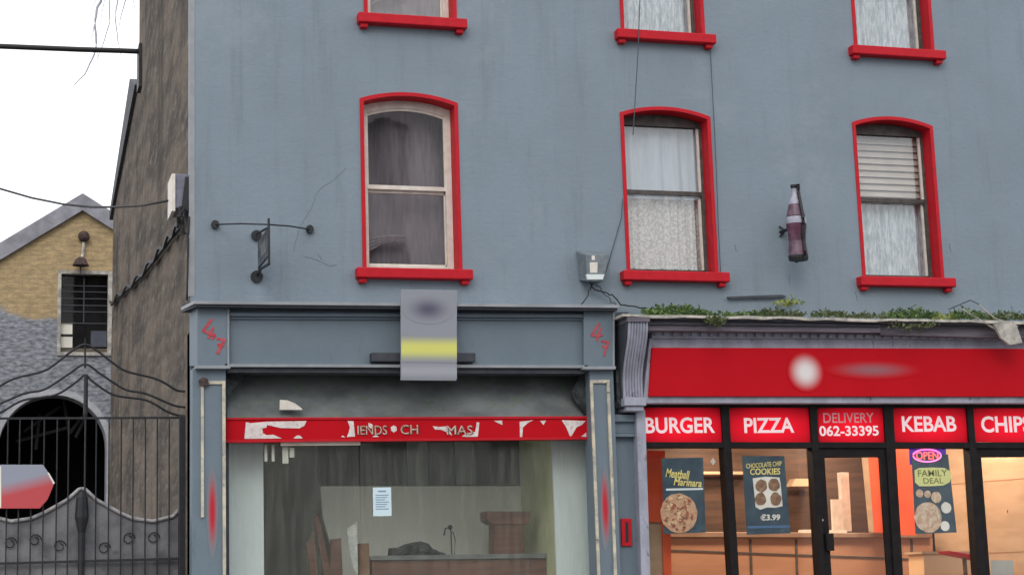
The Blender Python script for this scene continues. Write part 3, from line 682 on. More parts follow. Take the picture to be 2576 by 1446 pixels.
# soft smudged emblem and lettering
c = q(2026, 935, -.345); build('white_disc', MB().disc(c, .25, .25, -.345, -.34, 40), smudge('soft_white_emblem', (.72, .68, .68), (.49, .006, .013), .85), sg)
m_fade = M('faded_grey_lettering', (.40, .10, .12), (.36, .05, .07), scale=8, rough=.6)
X0, X1, Z0, Z1 = ax(2070, 905, 2320, 955, -.342)
build('faded_writing', MB().disc(((X0+X1)/2, 0, (Z0+Z1)/2), (X1-X0)/2, (Z1-Z0)/2, -.343, -.34, 48), smudge('smudged_writing', (.30, .12, .14), (.49, .006, .013), .98), sg)
X0, X1, Z0, Z1 = ax(2150, 950, 2200, 975, -.342)
# weathered cornice with dentils
mb = MB().poly([(1572, 800), (2214, 806), (2214, 836), (1590, 830)], -.50, -.05).poly([(2214, 812), (2660, 820), (2660, 852), (2214, 842)], -.46, -.05)
cor = build('cornice', mb, m_board, S2, label='weathered purple grey cornice with chalky top edge')
mb = MB()
L = [(1565, 789)]; 
for x_ in range(1600, 2680, 40): L.append((x_, 790+.0165*(x_-1565)+random.uniform(-2.5, 2.5)))
mb.poly(L+[(x_, y_+5+random.uniform(0, 3)) for x_, y_ in reversed(L)], -.60, -.02)
build('top_edge', mb, m_edge, cor)
mb = MB().poly([(1570, 797), (2660, 815), (2660, 820), (1572, 802)], -.56, -.05)
mb.poly([(1575, 812), (2214, 818), (2214, 821), (1575, 815)], -.53, -.49)
build('moulding', mb, m_felt_and_shade, cor)
mb = MB(); x_ = 1648
while x_ < 2650:
    y_ = 834+.013*(x_-1648); mb.poly([(x_, y_), (x_+14, y_), (x_+14, y_+9), (x_, y_+9)], -.37, -.3); x_ += 23
build('dentils', mb, m_lilac, cor)
build('frieze', MB().poly([(1640, 829), (2660, 842), (2660, 853), (1640, 850)], -.34, -.05), m_lilac, cor)
# glazing: transom panels with lettering
YG = -.10
m_lit = [M('backlit_red_%d' % i, (.46, .005, .014), (.42, .004, .012), scale=1.5, rough=.5, spec=.1, emit=(.8, .004, .022), es=.38) for i in range(1)][0]
m_lit.name = 'backlit_red_panel'
t_ = m_lit.node_tree; b_ = t_.nodes['Principled BSDF']; tc_ = t_.nodes.new('ShaderNodeTexCoord'); le_ = t_.nodes.new('ShaderNodeVectorMath'); le_.operation = 'DISTANCE'
le_.inputs[1].default_value = (.5, .5, .45); rr = t_.nodes.new('ShaderNodeMapRange'); rr.inputs[1].default_value = .12; rr.inputs[2].default_value = .7; rr.inputs[3].default_value = .62; rr.inputs[4].default_value = .02
mpx = t_.nodes.new('ShaderNodeVectorMath'); mpx.operation = 'MULTIPLY'; mpx.inputs[1].default_value = (1, 0, 1); le_.inputs[1].default_value = (.5, 0, .45)
t_.links.new(tc_.outputs['Generated'], mpx.inputs[0]); t_.links.new(mpx.outputs[0], le_.inputs[0]); t_.links.new(le_.outputs['Value'], rr.inputs[0]); t_.links.new(rr.outputs[0], b_.inputs['Emission Strength'])
m_ltw = M('white_letters', (.75, .66, .67), (.70, .60, .62), scale=9, rough=.5, emit=(1, .62, .66), es=.22)
m_ltp = M('faint_pink_letters', (.62, .30, .32), (.55, .22, .25), scale=9, rough=.5, emit=(1, .4, .42), es=.06)
for (a0, a1, txt) in ((1618, 1814, [('BURGER', (1622, 1049, 1797, 1089))]), (1835, 2037, [('PIZZA', (1871, 1050, 1996, 1088))]),
                      (2058, 2222, [('DELIVERY', (2070, 1038, 2197, 1063)), ('062-33395', (2060, 1070, 2209, 1096))]),
                      (2247, 2432, [('KEBAB', (2268, 1046, 2404, 1085))]), (2447, 2650, [('CHIPS', (2467, 1046, 2592, 1087))])):
    pl = build('letter_panel', MB().poly([(a0, 1024), (a1, 1025), (a1+2, 1112), (a0+2, 1111)], YG, YG+.04), m_lit, S2, bev=.003)
    for s_, rc in txt: lettering(s_, rc, YG-.002, m_ltp if s_ == 'DELIVERY' else m_ltw, pl, .022 if s_ not in ('DELIVERY',) else .008, th=.004, name='lettering')
mb = MB()
def mull(xt, xb_, w0, w1, y0=1015, yb=1446, Yf=-.14, Yb=.02):
    P = [q(xt, y0, Yf), q(xt+w0, y0, Yf), q(xb_+w1, yb, Yf), q(xb_, yb, Yf)]; P[2].z = P[3].z = .76
    # keep the lean small and continue to the ground
    mb.hexa(P, [Vector((p.x, Yb, p.z)) for p in P])
mull(1813, 1840, 20, 20); mull(2036, 2060, 18, 14); mull(2222, 2248, 24, 22); mull(2431, 2458, 16, 20)
mb.poly([(1617, 1014), (2660, 1016), (2660, 1026), (1617, 1024)], -.13, .02)
mb.poly([(1617, 1111), (2660, 1112), (2660, 1127), (1617, 1125)], -.135, .02)
build('glazing_bars', mb, m_black, S2, bev=.004)
def pane2(x0, x1, y0=1120): 
    X0, X1, Z0, Z1 = ax(x0, y0, x1, 1446, -.05); build('pane', MB().box(X0, X1, -.05, -.044, 1.25, Z1), m_glass_clear, S2)
    build('stall_riser', MB().box(X0, X1, -.09, .0, .76, 1.24), m_black, S2)
pane2(1618, 1828); pane2(1838, 2046); pane2(2256, 2448)
def door(x0, x1, b0, b1, w_, label):
    Yd = -.11; P = [q(x0, 1126, Yd), q(x1, 1126, Yd), q(b1, 1446, Yd), q(b0, 1446, Yd)]
    X0, X1 = (P[0].x+P[3].x)/2, (P[1].x+P[2].x)/2; Z1 = P[0].z
    d_ = build('door', MB().box(X0, X0+w_, Yd, Yd+.05, .80, Z1).box(X1-w_, X1, Yd, Yd+.05, .80, Z1).box(X0+w_, X1-w_, Yd, Yd+.05, Z1-.12, Z1).box(X0+w_, X1-w_, Yd, Yd+.05, .80, 1.05), m_black, S2, bev=.006, label=label)
    build('pane', MB().box(X0+w_, X1-w_, Yd+.02, Yd+.027, 1.05, Z1-.12), m_glass_clear, d_); return d_, X0, X1, Yd
d1, X0, X1, Yd = door(2052, 2226, 2078, 2250, .085, 'black framed glass door below the delivery panel')
a_ = ax(2079, 1340, 2098, 1384, Yd-.06); build('lock_box', MB().box(a_[0], a_[1], Yd-.06, Yd, a_[2], a_[3]), m_black, d1, bev=.008)
c = q(2067, 1307, Yd-.01); build('lock_cylinder', MB().disc(c, .016, .016, Yd-.015, Yd, 12), m_white, d1)
d2, X0_, X1_, Yd = door(2450, 2660, 2474, 2690, .085, 'black framed glass door at the right edge')
c = q(2458, 1308, Yd-.01); build('lock_cylinder', MB().disc(c, .016, .016, Yd-.015, Yd, 12), m_white, d2)
# ---- takeaway interior
m_plank = M('brown_planks', (.085, .042, .024), (.045, .022, .013), scale=3, rough=.6, stretch=(.35, 1, 5), coursing=(3.0, .17, .012, .8, .0, (.05, .03, .02)))
m_peach = M('varnished_counter', (.44, .235, .14), (.37, .19, .11), scale=2, rough=.5, stretch=(.5, 1, 3))
m_pale = M('pale_wood_panel', (.44, .315, .215), (.37, .26, .17), scale=2, rough=.8, spec=.1, stretch=(.5, 1, 3))
m_orange = M('orange_gloss_panel', (.72, .11, .03), (.62, .08, .025), scale=2, rough=.4)
YK = 3.6
XL2, XR2 = q(1600, 1280, 0).x+.05, q(2800, 1280, 0).x
shell = MB().box(XL2, XR2+.1, YK, YK+.08, .76, 4.0)
build('plank_back_wall', shell, m_plank, S2)
build('side_wall_panel', MB().box(XR2, XR2+.08, .1, YK, .76, 4.0), m_pale, S2)
build('left_inner_wall', MB().box(XL2-.08, XL2, .1, YK, .76, 4.0), m_pale, S2)
m_ceil = M('white_ceiling', (.65, .62, .56), rough=.9)
build('shop_ceiling', MB().box(XL2, XR2, .1, YK, 3.62, 3.7), m_ceil, S2)
build('shop_floor', MB().box(XL2, XR2, -.02, YK, .74, .80), M('tile_floor', (.30, .22, .15), rough=.4, coursing=(.3, .3, .01, .5, 0, (.1, .08, .06))), S2)
# pale partition that closes the view on the right, slanting from the back towards the glass
pA, pB = q(2345, 1280, 2.4), q(2700, 1280, .25)
zt2 = 3.62
mb = MB().hexa([(pA.x, pA.y, .8), (pB.x, pB.y, .8), (pB.x, pB.y, zt2), (pA.x, pA.y, zt2)], [(pA.x+.1, pA.y+.03, .8), (pB.x+.1, pB.y+.03, .8), (pB.x+.1, pB.y+.03, zt2), (pA.x+.1, pA.y+.03, zt2)])
pw = build('wood_partition', mb, m_pale, S2)
mb = MB()
for zz in (q(2500, 1205, .9).z, q(2500, 1390, .9).z): mb.hexa([(pA.x, pA.y-.006, zz), (pB.x, pB.y-.006, zz), (pB.x, pB.y-.006, zz+.015), (pA.x, pA.y-.006, zz+.015)], [(pA.x, pA.y, zz), (pB.x, pB.y, zz), (pB.x, pB.y, zz+.015), (pA.x, pA.y, zz+.015)])
d_ = (pB-pA)
for u, zz, r_ in ((.72, 3.0, .02), (.93, 2.55, .018), (.55, 2.2, .015), (.80, 2.1, .02), (.3, 2.75, .018)):
    p = pA+d_*u; mb.ball((p.x, p.y-.004, zz), r_, (1, .3, 1.6), 8)
build('seam_and_knots', mb, M('dark_knots', (.30, .17, .09), rough=.8), pw)
# orange panels
for L, Y, nm in (([(1622, 1133), (1672, 1133), (1676, 1312), (1626, 1312)], .3, 0), ([(1665, 1310), (1686, 1310), (1690, 1500), (1670, 1500)], .32, 0), ([(2250, 1127), (2302, 1127), (2306, 1345), (2254, 1345)], 1.9, 0), ([(2183, 1150), (2226, 1150), (2238, 1338), (2198, 1338)], 2.1, 0)):
    build('orange_panel', MB().poly(L, Y, Y+.06), m_orange, S2)
build('cream_panel', MB().poly([(1622, 1312), (1665, 1312), (1668, 1500), (1626, 1500)], .34, .38), m_pale, S2)
build('cream_jamb', MB().poly([(2172, 1150), (2183, 1150), (2198, 1338), (2190, 1338)], 2.08, 2.14), m_pale, S2)
mb = MB().poly([(2000, 1203), (2052, 1203), (2052, 1222), (1990, 1222)], 3.3, 3.5); mb.poly([(1675, 1185), (1900, 1185), (1900, 1192), (1675, 1192)], 3.4, 3.55)
build('lit_shelf', mb, m_pale, S2)
mb = MB().poly([(2113, 1187), (2134, 1187), (2142, 1335), (2124, 1335)], 2.6, 2.7).poly([(2092, 1255), (2118, 1255), (2122, 1338), (2096, 1338)], 2.55, 2.6)
build('white_column', mb, m_white, S2)
# counter
t = thing('takeaway_counter', 'long varnished wooden serving counter inside the takeaway', 'counter', (q(2000, 1446, 2.3).x, 2.3, .8))
mb = MB().poly([(1640, 1352), (2345, 1352), (2345, 1500), (1640, 1500)], 2.3, 2.75)
for k_ in (2, 3, 6, 7): mb.v[k_].z = .8
build('counter_front', mb, m_peach, t)
build('worktop', MB().poly([(1635, 1336), (2345, 1340), (2345, 1352), (1635, 1350)], 2.22, 2.8), M('dull_brown_top', (.30, .20, .14), (.24, .15, .10), rough=.4), t, bev=.01)
mb = MB().poly([(1640, 1379), (2345, 1405), (2345, 1409), (1640, 1383)], 2.285, 2.3)
for x_ in (1885, 2000, 2290): mb.poly([(x_, 1355), (x_+5, 1355), (x_+8, 1446), (x_+3, 1446)], 2.287, 2.3)
build('groove', mb, m_brown, t)
mb = MB().poly([(2020, 1331), (2052, 1331), (2052, 1340), (2020, 1340)], 2.25, 2.4).poly([(2098, 1331), (2130, 1331), (2130, 1340), (2098, 1340)], 2.25, 2.4)
build('paper_stack', mb, m_white, label='white paper bags lying on the takeaway counter', cat='paper')
t = thing('side_cabinet', 'pale peach wooden cabinet standing right of the takeaway counter', 'cabinet', (q(2390, 1446, 1.2).x, 1.2, .8))
mb = MB().poly([(2322, 1392), (2440, 1392), (2445, 1500), (2324, 1500)], 1.2, 1.6)
for k_ in (2, 3, 6, 7): mb.v[k_].z = .8
build('body', mb, M('bright_peach_wood', (.72, .50, .30), (.66, .44, .26), scale=2, rough=.5), t, bev=.01)
build('top', MB().poly([(2318, 1386), (2446, 1386), (2446, 1392), (2318, 1392)], 1.16, 1.62), m_pale, t)
t = thing('red_stool', 'small red wooden stool near the right hand door', 'stool', (q(2430, 1446, .7).x, .7, .8))
mb = MB().poly([(2388, 1384), (2470, 1397), (2470, 1407), (2392, 1391)], .6, .9); build('seat', mb, m_red, t, bev=.005)
for x_ in (2425, 2450):
    P0 = q(x_, 1402, .72); build('leg', MB().box(P0.x-.02, P0.x+.02, .7, .74, .8, P0.z), m_wood, t)
mb = MB().poly([(2492, 1408), (2548, 1408), (2550, 1470), (2494, 1470)], .2, .22)
build('grey_notice_board', mb, M('grey_board', (.42, .42, .38), (.38, .38, .34), rough=.7), label='pale grey board behind the glass of the right edge door', cat='board')
# ceiling lamps of the takeaway (lit)
for (xx, yy) in ((8.6, 1.2), (10.6, 1.2), (12.4, 1.0), (9.6, 2.8), (11.4, 2.8)):
    L_ = bpy.data.lights.new('ceiling_lamp_light', 'AREA'); L_.energy = 52; L_.size = .5; L_.color = (1, .76, .54)
    lo_ = bpy.data.objects.new('ceiling_lamp_light', L_); COL.objects.link(lo_); lo_.location = (xx, yy, 3.55)
    fit = build('ceiling_lamp', MB().box(xx-.27, xx+.27, yy-.27, yy+.27, 3.575, 3.615), m_ceil, S2)
# ---- posters
def poster(px, Y, label, col, name='poster'):
    a_ = [q(x, y, Y) for x, y in px]; t = thing(name, label, 'poster', ((a_[2].x+a_[3].x)/2, Y, a_[2].z), 'posters inside the takeaway windows')
    build('sheet', MB().poly(px, Y, Y+.004), col, t); return t
m_navy = M('navy_print', (.030, .055, .085), (.05, .09, .11), scale=5, rough=.5, c3=(.08, .14, .20), s3=9, lo3=.55, hi3=.75)
m_yel = M('yellow_print', (.88, .76, .28), (.75, .64, .20), scale=14, rough=.6)
m_cream_p = M('cream_print', (.80, .78, .70), rough=.6)
YPo = -.038
t = poster([(1664, 1152), (1768, 1150), (1775, 1338), (1670, 1342)], YPo, 'dark navy poster with yellow script and a round pizza in the leftmost window', m_navy)
lettering('Meatball', (1674, 1180, 1734, 1202), YPo-.002, m_yel, t, .015, .25, th=.002, rot=-.12)
lettering('Marinara', (1694, 1203, 1764, 1222), YPo-.002, m_yel, t, .015, .25, th=.002, rot=-.08)
build('strap_line', MB().poly([(1675, 1228), (1768, 1226), (1768, 1231), (1675, 1233)], YPo-.003, YPo), m_panel, t)
c = q(1707, 1290, YPo); pz = build('pizza_base', MB().disc(c, .235, .235, YPo-.006, YPo, 36, .02), M('pizza_crust', (.45, .25, .15), (.55, .36, .22), scale=20, rough=.7), t)
mb = MB()
for i in range(70):
    a_ = random.uniform(0, 6.28); r_ = .205*math.sqrt(random.random()); mb.disc((c.x+r_*math.cos(a_), 0, c.z+r_*math.sin(a_)), random.uniform(.012, .03), random.uniform(.012, .028), YPo-.009-.0001*i, YPo-.006, 7, .3)
build('toppings', mb, M('toppings', (.34, .07, .05), (.16, .10, .05), scale=17, rough=.7, c3=(.60, .42, .25), s3=9, lo3=.5, hi3=.55), pz)
c = q(1793, 1160, YPo); build('white_sticker', MB().disc(c, .035, .045, YPo-.002, YPo+.001, 4), m_white, label='small white square sticker on the first takeaway pane', cat='sticker')
t = poster([(1866, 1146), (1972, 1146), (1988, 1340), (1878, 1344)], YPo, 'blue poster with yellow heading and four brown cookies on a white plate', m_navy)
lettering('CHOCOLATE CHIP', (1876, 1162, 1966, 1174), YPo-.002, m_yel, t, .01, .1, th=.002, rot=.06)
lettering('COOKIES', (1886, 1177, 1962, 1193), YPo-.002, m_yel, t, .02, .1, th=.002)
pl = build('plate', MB().poly([(1893, 1202), (1925, 1198), (1960, 1200), (1963, 1215), (1966, 1250), (1968, 1272), (1950, 1276), (1930, 1275), (1912, 1281), (1900, 1274), (1897, 1240)], YPo-.004, YPo), m_cream_p, t)
mb = MB()
for x_, y_ in ((1914, 1221), (1946, 1219), (1912, 1254), (1950, 1254), ): mb.disc(q(x_, y_, YPo), .075, .078, YPo-.008, YPo-.004, 16, .08)
build('cookie', mb, M('cookie_brown', (.28, .17, .10), (.16, .09, .06), scale=16, rough=.8, c3=(.42, .33, .25), s3=14), pl)
lettering('€3.99', (1912, 1292, 1962, 1308), YPo-.002, m_cream_p, t, .03, .1, th=.002)
build('blue_band', MB().poly([(1880, 1322), (1986, 1320), (1987, 1326), (1881, 1328)], YPo-.003, YPo), M('blue_band', (.08, .16, .30), rough=.5), t)
t = poster([(2292, 1142), (2384, 1142), (2406, 1338), (2302, 1342)], YPo, 'tall dark poster with a yellow green splash above plates of food under the neon sign', m_navy)
mb = MB().poly([(2300, 1182), (2312, 1176), (2345, 1175), (2375, 1176), (2388, 1184), (2393, 1198), (2388, 1212), (2372, 1220), (2340, 1222), (2312, 1222), (2301, 1212)], YPo-.004, YPo)
sp = build('splash', mb, M('lime_splash', (.72, .74, .30), (.64, .68, .26), scale=10, rough=.6), t)
lettering('FAMILY', (2308, 1181, 2382, 1197), YPo-.005, M('olive_print', (.20, .22, .06), rough=.6), sp, .01, th=.001)
lettering('DEAL', (2322, 1201, 2372, 1215), YPo-.005, M('olive_print', (.20, .22, .06), rough=.6), sp, .01, th=.001)
m_food = M('food_print', (.66, .50, .36), (.46, .30, .20), scale=16, rough=.7, c3=(.62, .56, .44), s3=12, lo3=.5, hi3=.6)
for x_, y_, r_, nm in ((2334, 1300, .19, 'pizza'), (2379, 1276, .07, 'dip_pot'), (2376, 1322, .062, 'dip_pot'), (2354, 1250, .07, 'side_plate'), (2312, 1240, .05, 'side_plate'), (2332, 1242, .045, 'side_plate')):
    build(nm, MB().disc(q(x_, y_, YPo), r_, r_, YPo-.006, YPo, 24, .03), m_food if r_ > .1 or nm == 'side_plate' else m_cream_p, t)
# neon OPEN sign
NY = -.035
c = q(2331, 1145, NY); t = thing('open_sign', 'glowing pink and purple oval OPEN sign hanging in the takeaway window', 'sign', c)
build('backing', MB().poly([(2286, 1120), (2378, 1120), (2380, 1168), (2288, 1168)], NY+.02, NY+.03), M('violet_acrylic', (.05, .015, .22), rough=.3, emit=(.12, .02, .6), es=.35), t)
nL = [(c.x+.195*math.cos(a_*math.pi/20), NY, c.z+.077*math.sin(a_*math.pi/20)) for a_ in range(41)]
build('neon_ring', MB().tube(nL, .011, 6), M('neon_pink', (.9, .2, .5), rough=.3, emit=(1, .16, .45), es=1.6), t)
lettering('OPEN', (2303, 1135, 2359, 1155), NY, M('neon_red', (.9, .1, .1), rough=.3, emit=(1, .12, .10), es=1.6), t, .01, th=.008)
# ------------------------------------------------------------------ weeds and debris on the cornice
m_leaf = [M('leaf_%s' % n_, a_, b_, scale=8, rough=.7) for n_, a_, b_ in (('green', (.14, .22, .07), (.06, .11, .035)), ('lime', (.34, .38, .11), (.20, .25, .07)), ('dark', (.07, .11, .04), (.13, .15, .07)))]
def clump(x0, x1, yb, h, n, m, label, Y=-.35, hang=0):
    mb = MB()
    for i in range(n):
        x_ = random.uniform(x0, x1); base = q(x_, yb+random.uniform(-1, 3), Y+random.uniform(-.18, .22)); env = .35+.65*abs(math.sin((x_-x0)*.09+1.3))*math.sin(math.pi*min(.97, max(.05, (x_-x0)/(x1-x0))))
        hh = h/205*env*random.uniform(.2, 1); p = base+Vector((random.uniform(-.05, .05), random.uniform(-.05, .05), hh*(-1 if hang else 1)*random.random()))
        s_ = random.uniform(.012, .035); dv = Vector((random.uniform(-1, 1), random.uniform(-1, .3), random.uniform(-.3, 1))).normalized(); sd_ = dv.cross(Vector((random.random(), random.random(), random.random()))).normalized()*s_*.5
        mb.face([p, p+dv*s_+sd_, p+dv*s_*2, p+dv*s_-sd_])
        if i % 9 == 0: mb.tube([base, p+dv*s_], .003, 3)
    build('weed_clump', mb, m, label=label, cat='weeds', group='weeds growing along the cornice top')
clump(1622, 1765, 790, 30, 900, m_leaf[0], 'dense green weeds at the left end of the takeaway cornice')
clump(1776, 1818, 800, 36, 320, m_leaf[2], 'dark moss clump hanging down the cornice face left of centre', -.58, 1)
clump(1952, 2015, 768, 28, 160, m_leaf[1], 'yellow green weed sprouting under the bottle sign', -.05)
clump(1890, 2015, 796, 26, 420, m_leaf[2], 'low dark weeds on the cornice below the bottle sign')
clump(2040, 2120, 795, 24, 220, m_leaf[2], 'sparse weeds between the bottle sign and the right window')
clump(2228, 2352, 800, 36, 620, m_leaf[0], 'green weeds below the right hand lower window')
clump(2388, 2475, 800, 34, 380, m_leaf[0], 'green weeds behind the broken sticks on the cornice')
clump(2475, 2600, 803, 30, 460, m_leaf[2], 'darker weeds at the right edge of the cornice')
clump(1765, 1960, 795, 14, 300, m_leaf[0], 'thin strip of weeds between the left weeds and the bottle sign')
clump(2110, 2235, 799, 13, 200, m_leaf[2], 'thin strip of weeds left of the right hand window')
clump(2345, 2400, 802, 16, 120, m_leaf[1], 'small tuft of yellow green weeds right of the right hand window')
clump(2235, 2352, 815, 30, 160, m_leaf[2], 'moss trailing over the cornice face below the right window', -.60, 1)
m_stick = M('bleached_timber', (.40, .37, .32), (.26, .24, .20), scale=7, rough=.9, bump=.4)
mb = MB().tube([q(2418, 778, -.45), q(2470, 808, -.55), q(2532, 846, -.60)], .014, 5)
build('broken_stick', mb, m_stick, label='long pale broken stick slanting over the right of the cornice', cat='stick')
mb = MB().tube([q(2462, 768, -.4), q(2500, 800, -.5), q(2560, 822, -.58)], .011, 5)
build('broken_stick', mb, m_stick, label='shorter broken stick behind the pale plank end', cat='stick')
mb = MB().poly([(2500, 815), (2555, 812), (2572, 862), (2540, 868), (2518, 850)], -.66, -.62)
build('cracked_board', mb, m_edge, label='cracked pale board hanging off the cornice at the right edge', cat='board', bev=.004)
mb = MB().poly([(1830, 746), (1965, 741), (1978, 744), (1975, 748), (1832, 751)], -.05, -.02)
build('loose_batten', mb, m_felt_and_shade, label='thin dark batten fixed to the wall above the takeaway cornice', cat='batten')
mb = MB().tube([q(2385, 778, -.3), q(2440, 755, -.2), q(2462, 765, -.15)], .006, 4)
build('loose_wire', mb, m_iron, label='bent dark wire above the broken sticks', cat='wire')
# ------------------------------------------------------------------ hanging iron sign
c = q(645, 640, 0)
t = thing('iron_hanging_sign', 'empty black iron hanging sign frame projecting from the wall beside the corner', 'hanging sign', (c.x, 0, c.z))
zt3, zb3 = q(648, 580, 0).z, q(645, 692, 0).z; xs = q(647, 640, 0).x; YO = -.88
zo1 = q(680, 560, YO).z; zo0 = q(680, 662, YO).z
mb = MB().tube([(xs, -.02, zt3-.04), (xs, YO, q(679, 572, YO).z)], .013).tube([(xs, -.02, zb3), (xs, -.3, zb3+.02), (xs, YO, q(680, 664, YO).z)], .016)
mb.tube([(xs, YO, q(680, 664, YO).z), (xs, YO, q(679, 550, YO).z)], .015).tube([(xs, -.12, zb3), (xs, -.12, zt3-.04)], .012)
build('frame', mb, m_iron, t)
m_signd = M('rusty_sign_plate', (.035, .04, .05), (.12, .13, .15), scale=11, rough=.7)
mb = MB()
mb.box(xs-.012, xs+.012, YO+.05, -.14, zb3+.06, zt3-.16)
build('sign_plate', mb, m_signd, t)
mb = MB()
for i in range(4):
    y_ = YO+.12+.09*i; mb.tube([(xs-.016, y_, zb3+.12), (xs-.016, y_+.05, zb3+.25), (xs-.016, y_, zt3-.16)], .008, 4)
build('raised_scroll', mb, M('pale_worn_scroll', (.16, .17, .19), rough=.7), t)
ctop = Vector((xs, YO+.05, q(676, 565, YO+.05).z))
for px_, nm in (((541, 565), 0), ((779, 577), 1)):
    e_ = q(*px_, -.02); mid = (ctop+e_)/2+Vector((0, 0, .01))
    st = build('stay', MB().tube([ctop, mid, e_], .009), m_iron, t)
    build('stay_plate', MB().disc(e_, .045, .05, -.04, 0, 10), m_iron, st)
for z_, r_ in ((zb3-.02, .07), (zt3-.06, .06)): build('wall_boss', MB().disc((xs-.01, 0, z_), r_, r_, -.035, 0, 14), m_iron, t)
# ------------------------------------------------------------------ bottle sign
bc = q(2008, 655, -.30)
t = thing('bottle_sign', 'faded purple and white bottle shaped advertising sign on an iron bracket', 'bottle sign', bc)
H = q(2003, 466, -.30).z-bc.z
pf = [(.0, .0), (.118, .0), (.128, .04), (.122, .12), (.108, .24), (.112, .34), (.130, .46), (.128, .54), (.108, .64), (.082, .74), (.055, .83), (.040, .90), (.038, .955), (.046, .96), (.046, 1.0), (0, 1.0)]
def bottle(z0, z1, grow=0):
    out_ = []
    def R(z):
        for (r0, a_), (r1, b_) in zip(pf[1:-1], pf[2:-1]):
            if a_ <= z <= b_ and b_ > a_: return r0+(r1-r0)*(z-a_)/(b_-a_)
        return pf[1][0]
    n_ = max(2, int((z1-z0)*30))
    return [(R(z0+(z1-z0)*i/n_)+grow, (z0+(z1-z0)*i/n_)*H) for i in range(n_+1)]
m_cola = M('dark_purple_print', (.06, .022, .045), (.12, .035, .07), scale=9, rough=.35, c3=(.24, .12, .18), s3=6)
m_pink = M('faded_mauve_print', (.17, .10, .14), (.09, .05, .075), scale=9, rough=.35)
m_lab = M('lavender_white_print', (.42, .42, .50), (.28, .27, .34), scale=9, rough=.35)
for nm, a_, b_, m_ in (('bottle_base', 0, .06, m_iron), ('lower_body', .06, .25, m_pink), ('middle_body', .25, .48, m_cola), ('white_label', .48, .57, m_lab), ('shoulder', .58, .74, m_pink), ('neck', .74, .95, m_lab), ('cap', .95, 1.0, m_iron)):
    build(nm, MB().lathe(bottle(a_, b_), bc, 48, .85), m_, t, smooth=False)
# dark rim that runs round the bottle edge
mb = MB(); pr = bottle(0, 1.0, .012)
for sgn in (-1, 1):
    L = [(bc.x+.035, bc.y+sgn*r_*.9, bc.z+z_) for r_, z_ in pr]
    mb.tube(L, .022, 5)
build('rim', mb, m_iron, t)
pb = q(1962, 584, 0)
br = build('bracket', MB().tube([(pb.x, 0, pb.z), (pb.x+.05, -.12, pb.z+.01), (bc.x-.05, -.22, pb.z+.02)], .022).tube([(pb.x-.01, -.01, pb.z+.07), (pb.x+.03, -.05, pb.z+.02)], .014).tube([(pb.x-.01, -.01, pb.z-.06), (pb.x+.03, -.05, pb.z-.01)], .014), m_iron, t)
# ------------------------------------------------------------------ agent board over the fascia
AY = -.50
t = thing('agents_board', 'blurred white and grey agents board with a yellow band fixed over the vacant fascia', 'sign board', q(1078, 955, AY))
build('back_batten', MB().poly([(934, 886), (1196, 887), (1196, 910), (934, 909)], YF-.03, YF+.08), m_felt_and_shade, t, bev=.01)
m_ab = M('agents_board_sheet', (.26, .275, .31), (.26, .275, .31), scale=2.5, rough=.6, spec=.2, stretch=(1, 1, 2.5))
build('board', MB().poly([(1008, 728), (1150, 730), (1148, 957), (1008, 956)], AY, AY+.03), m_ab, t, bev=.006)
def vband(name, px, Y, base, mid, soft=.9):
    m = smudge(name, mid, base, soft); n_ = m.node_tree.nodes
    for k_ in n_:
        if k_.type == 'VECT_MATH' and k_.operation == 'MULTIPLY': k_.inputs[1].default_value = (.0, 0, 2)
    build(name, MB().poly(px, Y-.002, Y), m, t)
vband('yellow_band', [(1009, 840), (1149, 842), (1149, 912), (1009, 910)], AY-.001, (.26, .275, .31), (.62, .62, .17), .9)
c = q(1077, 778, AY); build('smudged_heading', MB().disc(c, .30, .17, AY-.003, AY-.001, 40), smudge('smudged_heading_print', (.10, .10, .145), (.26, .275, .31), 1.0), t)
vband('smudged_footer', [(1009, 912), (1149, 914), (1149, 952), (1009, 950)], AY, (.26, .275, .31), (.33, .34, .38), .9)
build('strut', MB().poly([(1060, 886), (1070, 886), (1070, 910), (1060, 910)], AY+.03, YF-.03).poly([(1100, 886), (1110, 886), (1110, 910), (1100, 910)], AY+.03, YF-.03), m_iron, t)
# ------------------------------------------------------------------ utility boxes and cables
t = thing('junction_box', 'weathered grey utility box with a white label on the wall by the middle window', 'utility box', q(1490, 715))
mb = MB(); P = [q(1472, 640, -.22), q(1533, 640, -.22), q(1518, 708, -.22), q(1478, 708, -.22)]
Q = [q(1448, 632, 0), q(1515, 632, 0), q(1502, 712, 0), q(1455, 705, 0)]
m_box = M('weathered_box', (.19, .22, .24), (.13, .16, .18), scale=9, rough=.7, bump=.3)
build('housing', MB().hexa(P, Q), m_box, t, bev=.01)
build('label_plate', MB().poly([(1483, 660), (1503, 660), (1502, 686), (1484, 686)], -.226, -.218), m_white, t)
build('small_mark', MB().poly([(1488, 643), (1496, 643), (1496, 654), (1488, 654)], -.226, -.218), m_white, t)
build('bottom_plate', MB().poly([(1474, 690), (1520, 690), (1516, 703), (1478, 703)], -.235, -.2), m_panel, t)
def wire(px, r, m, label, cat='cable', Y=-.03, name='cable', jit=0, group=None):
    P = []
    for i in range(len(px)-1):
        for s in range(4):
            u = s/4; P.append(q(px[i][0]+(px[i+1][0]-px[i][0])*u, px[i][1]+(px[i+1][1]-px[i][1])*u, Y)+Vector((random.uniform(-jit, jit), 0, random.uniform(-jit, jit))))
    P.append(q(*px[-1], Y)); return build(name, MB().tube(P, r, 5), m, label=label, cat=cat, group=group, smooth=True)
wire([(1610, -20), (1607, 60), (1605, 125), (1600, 205), (1596, 275), (1592, 340)], .006, m_thin, 'thin dark cable hanging from the upper middle window to the lower one', Y=-.15)
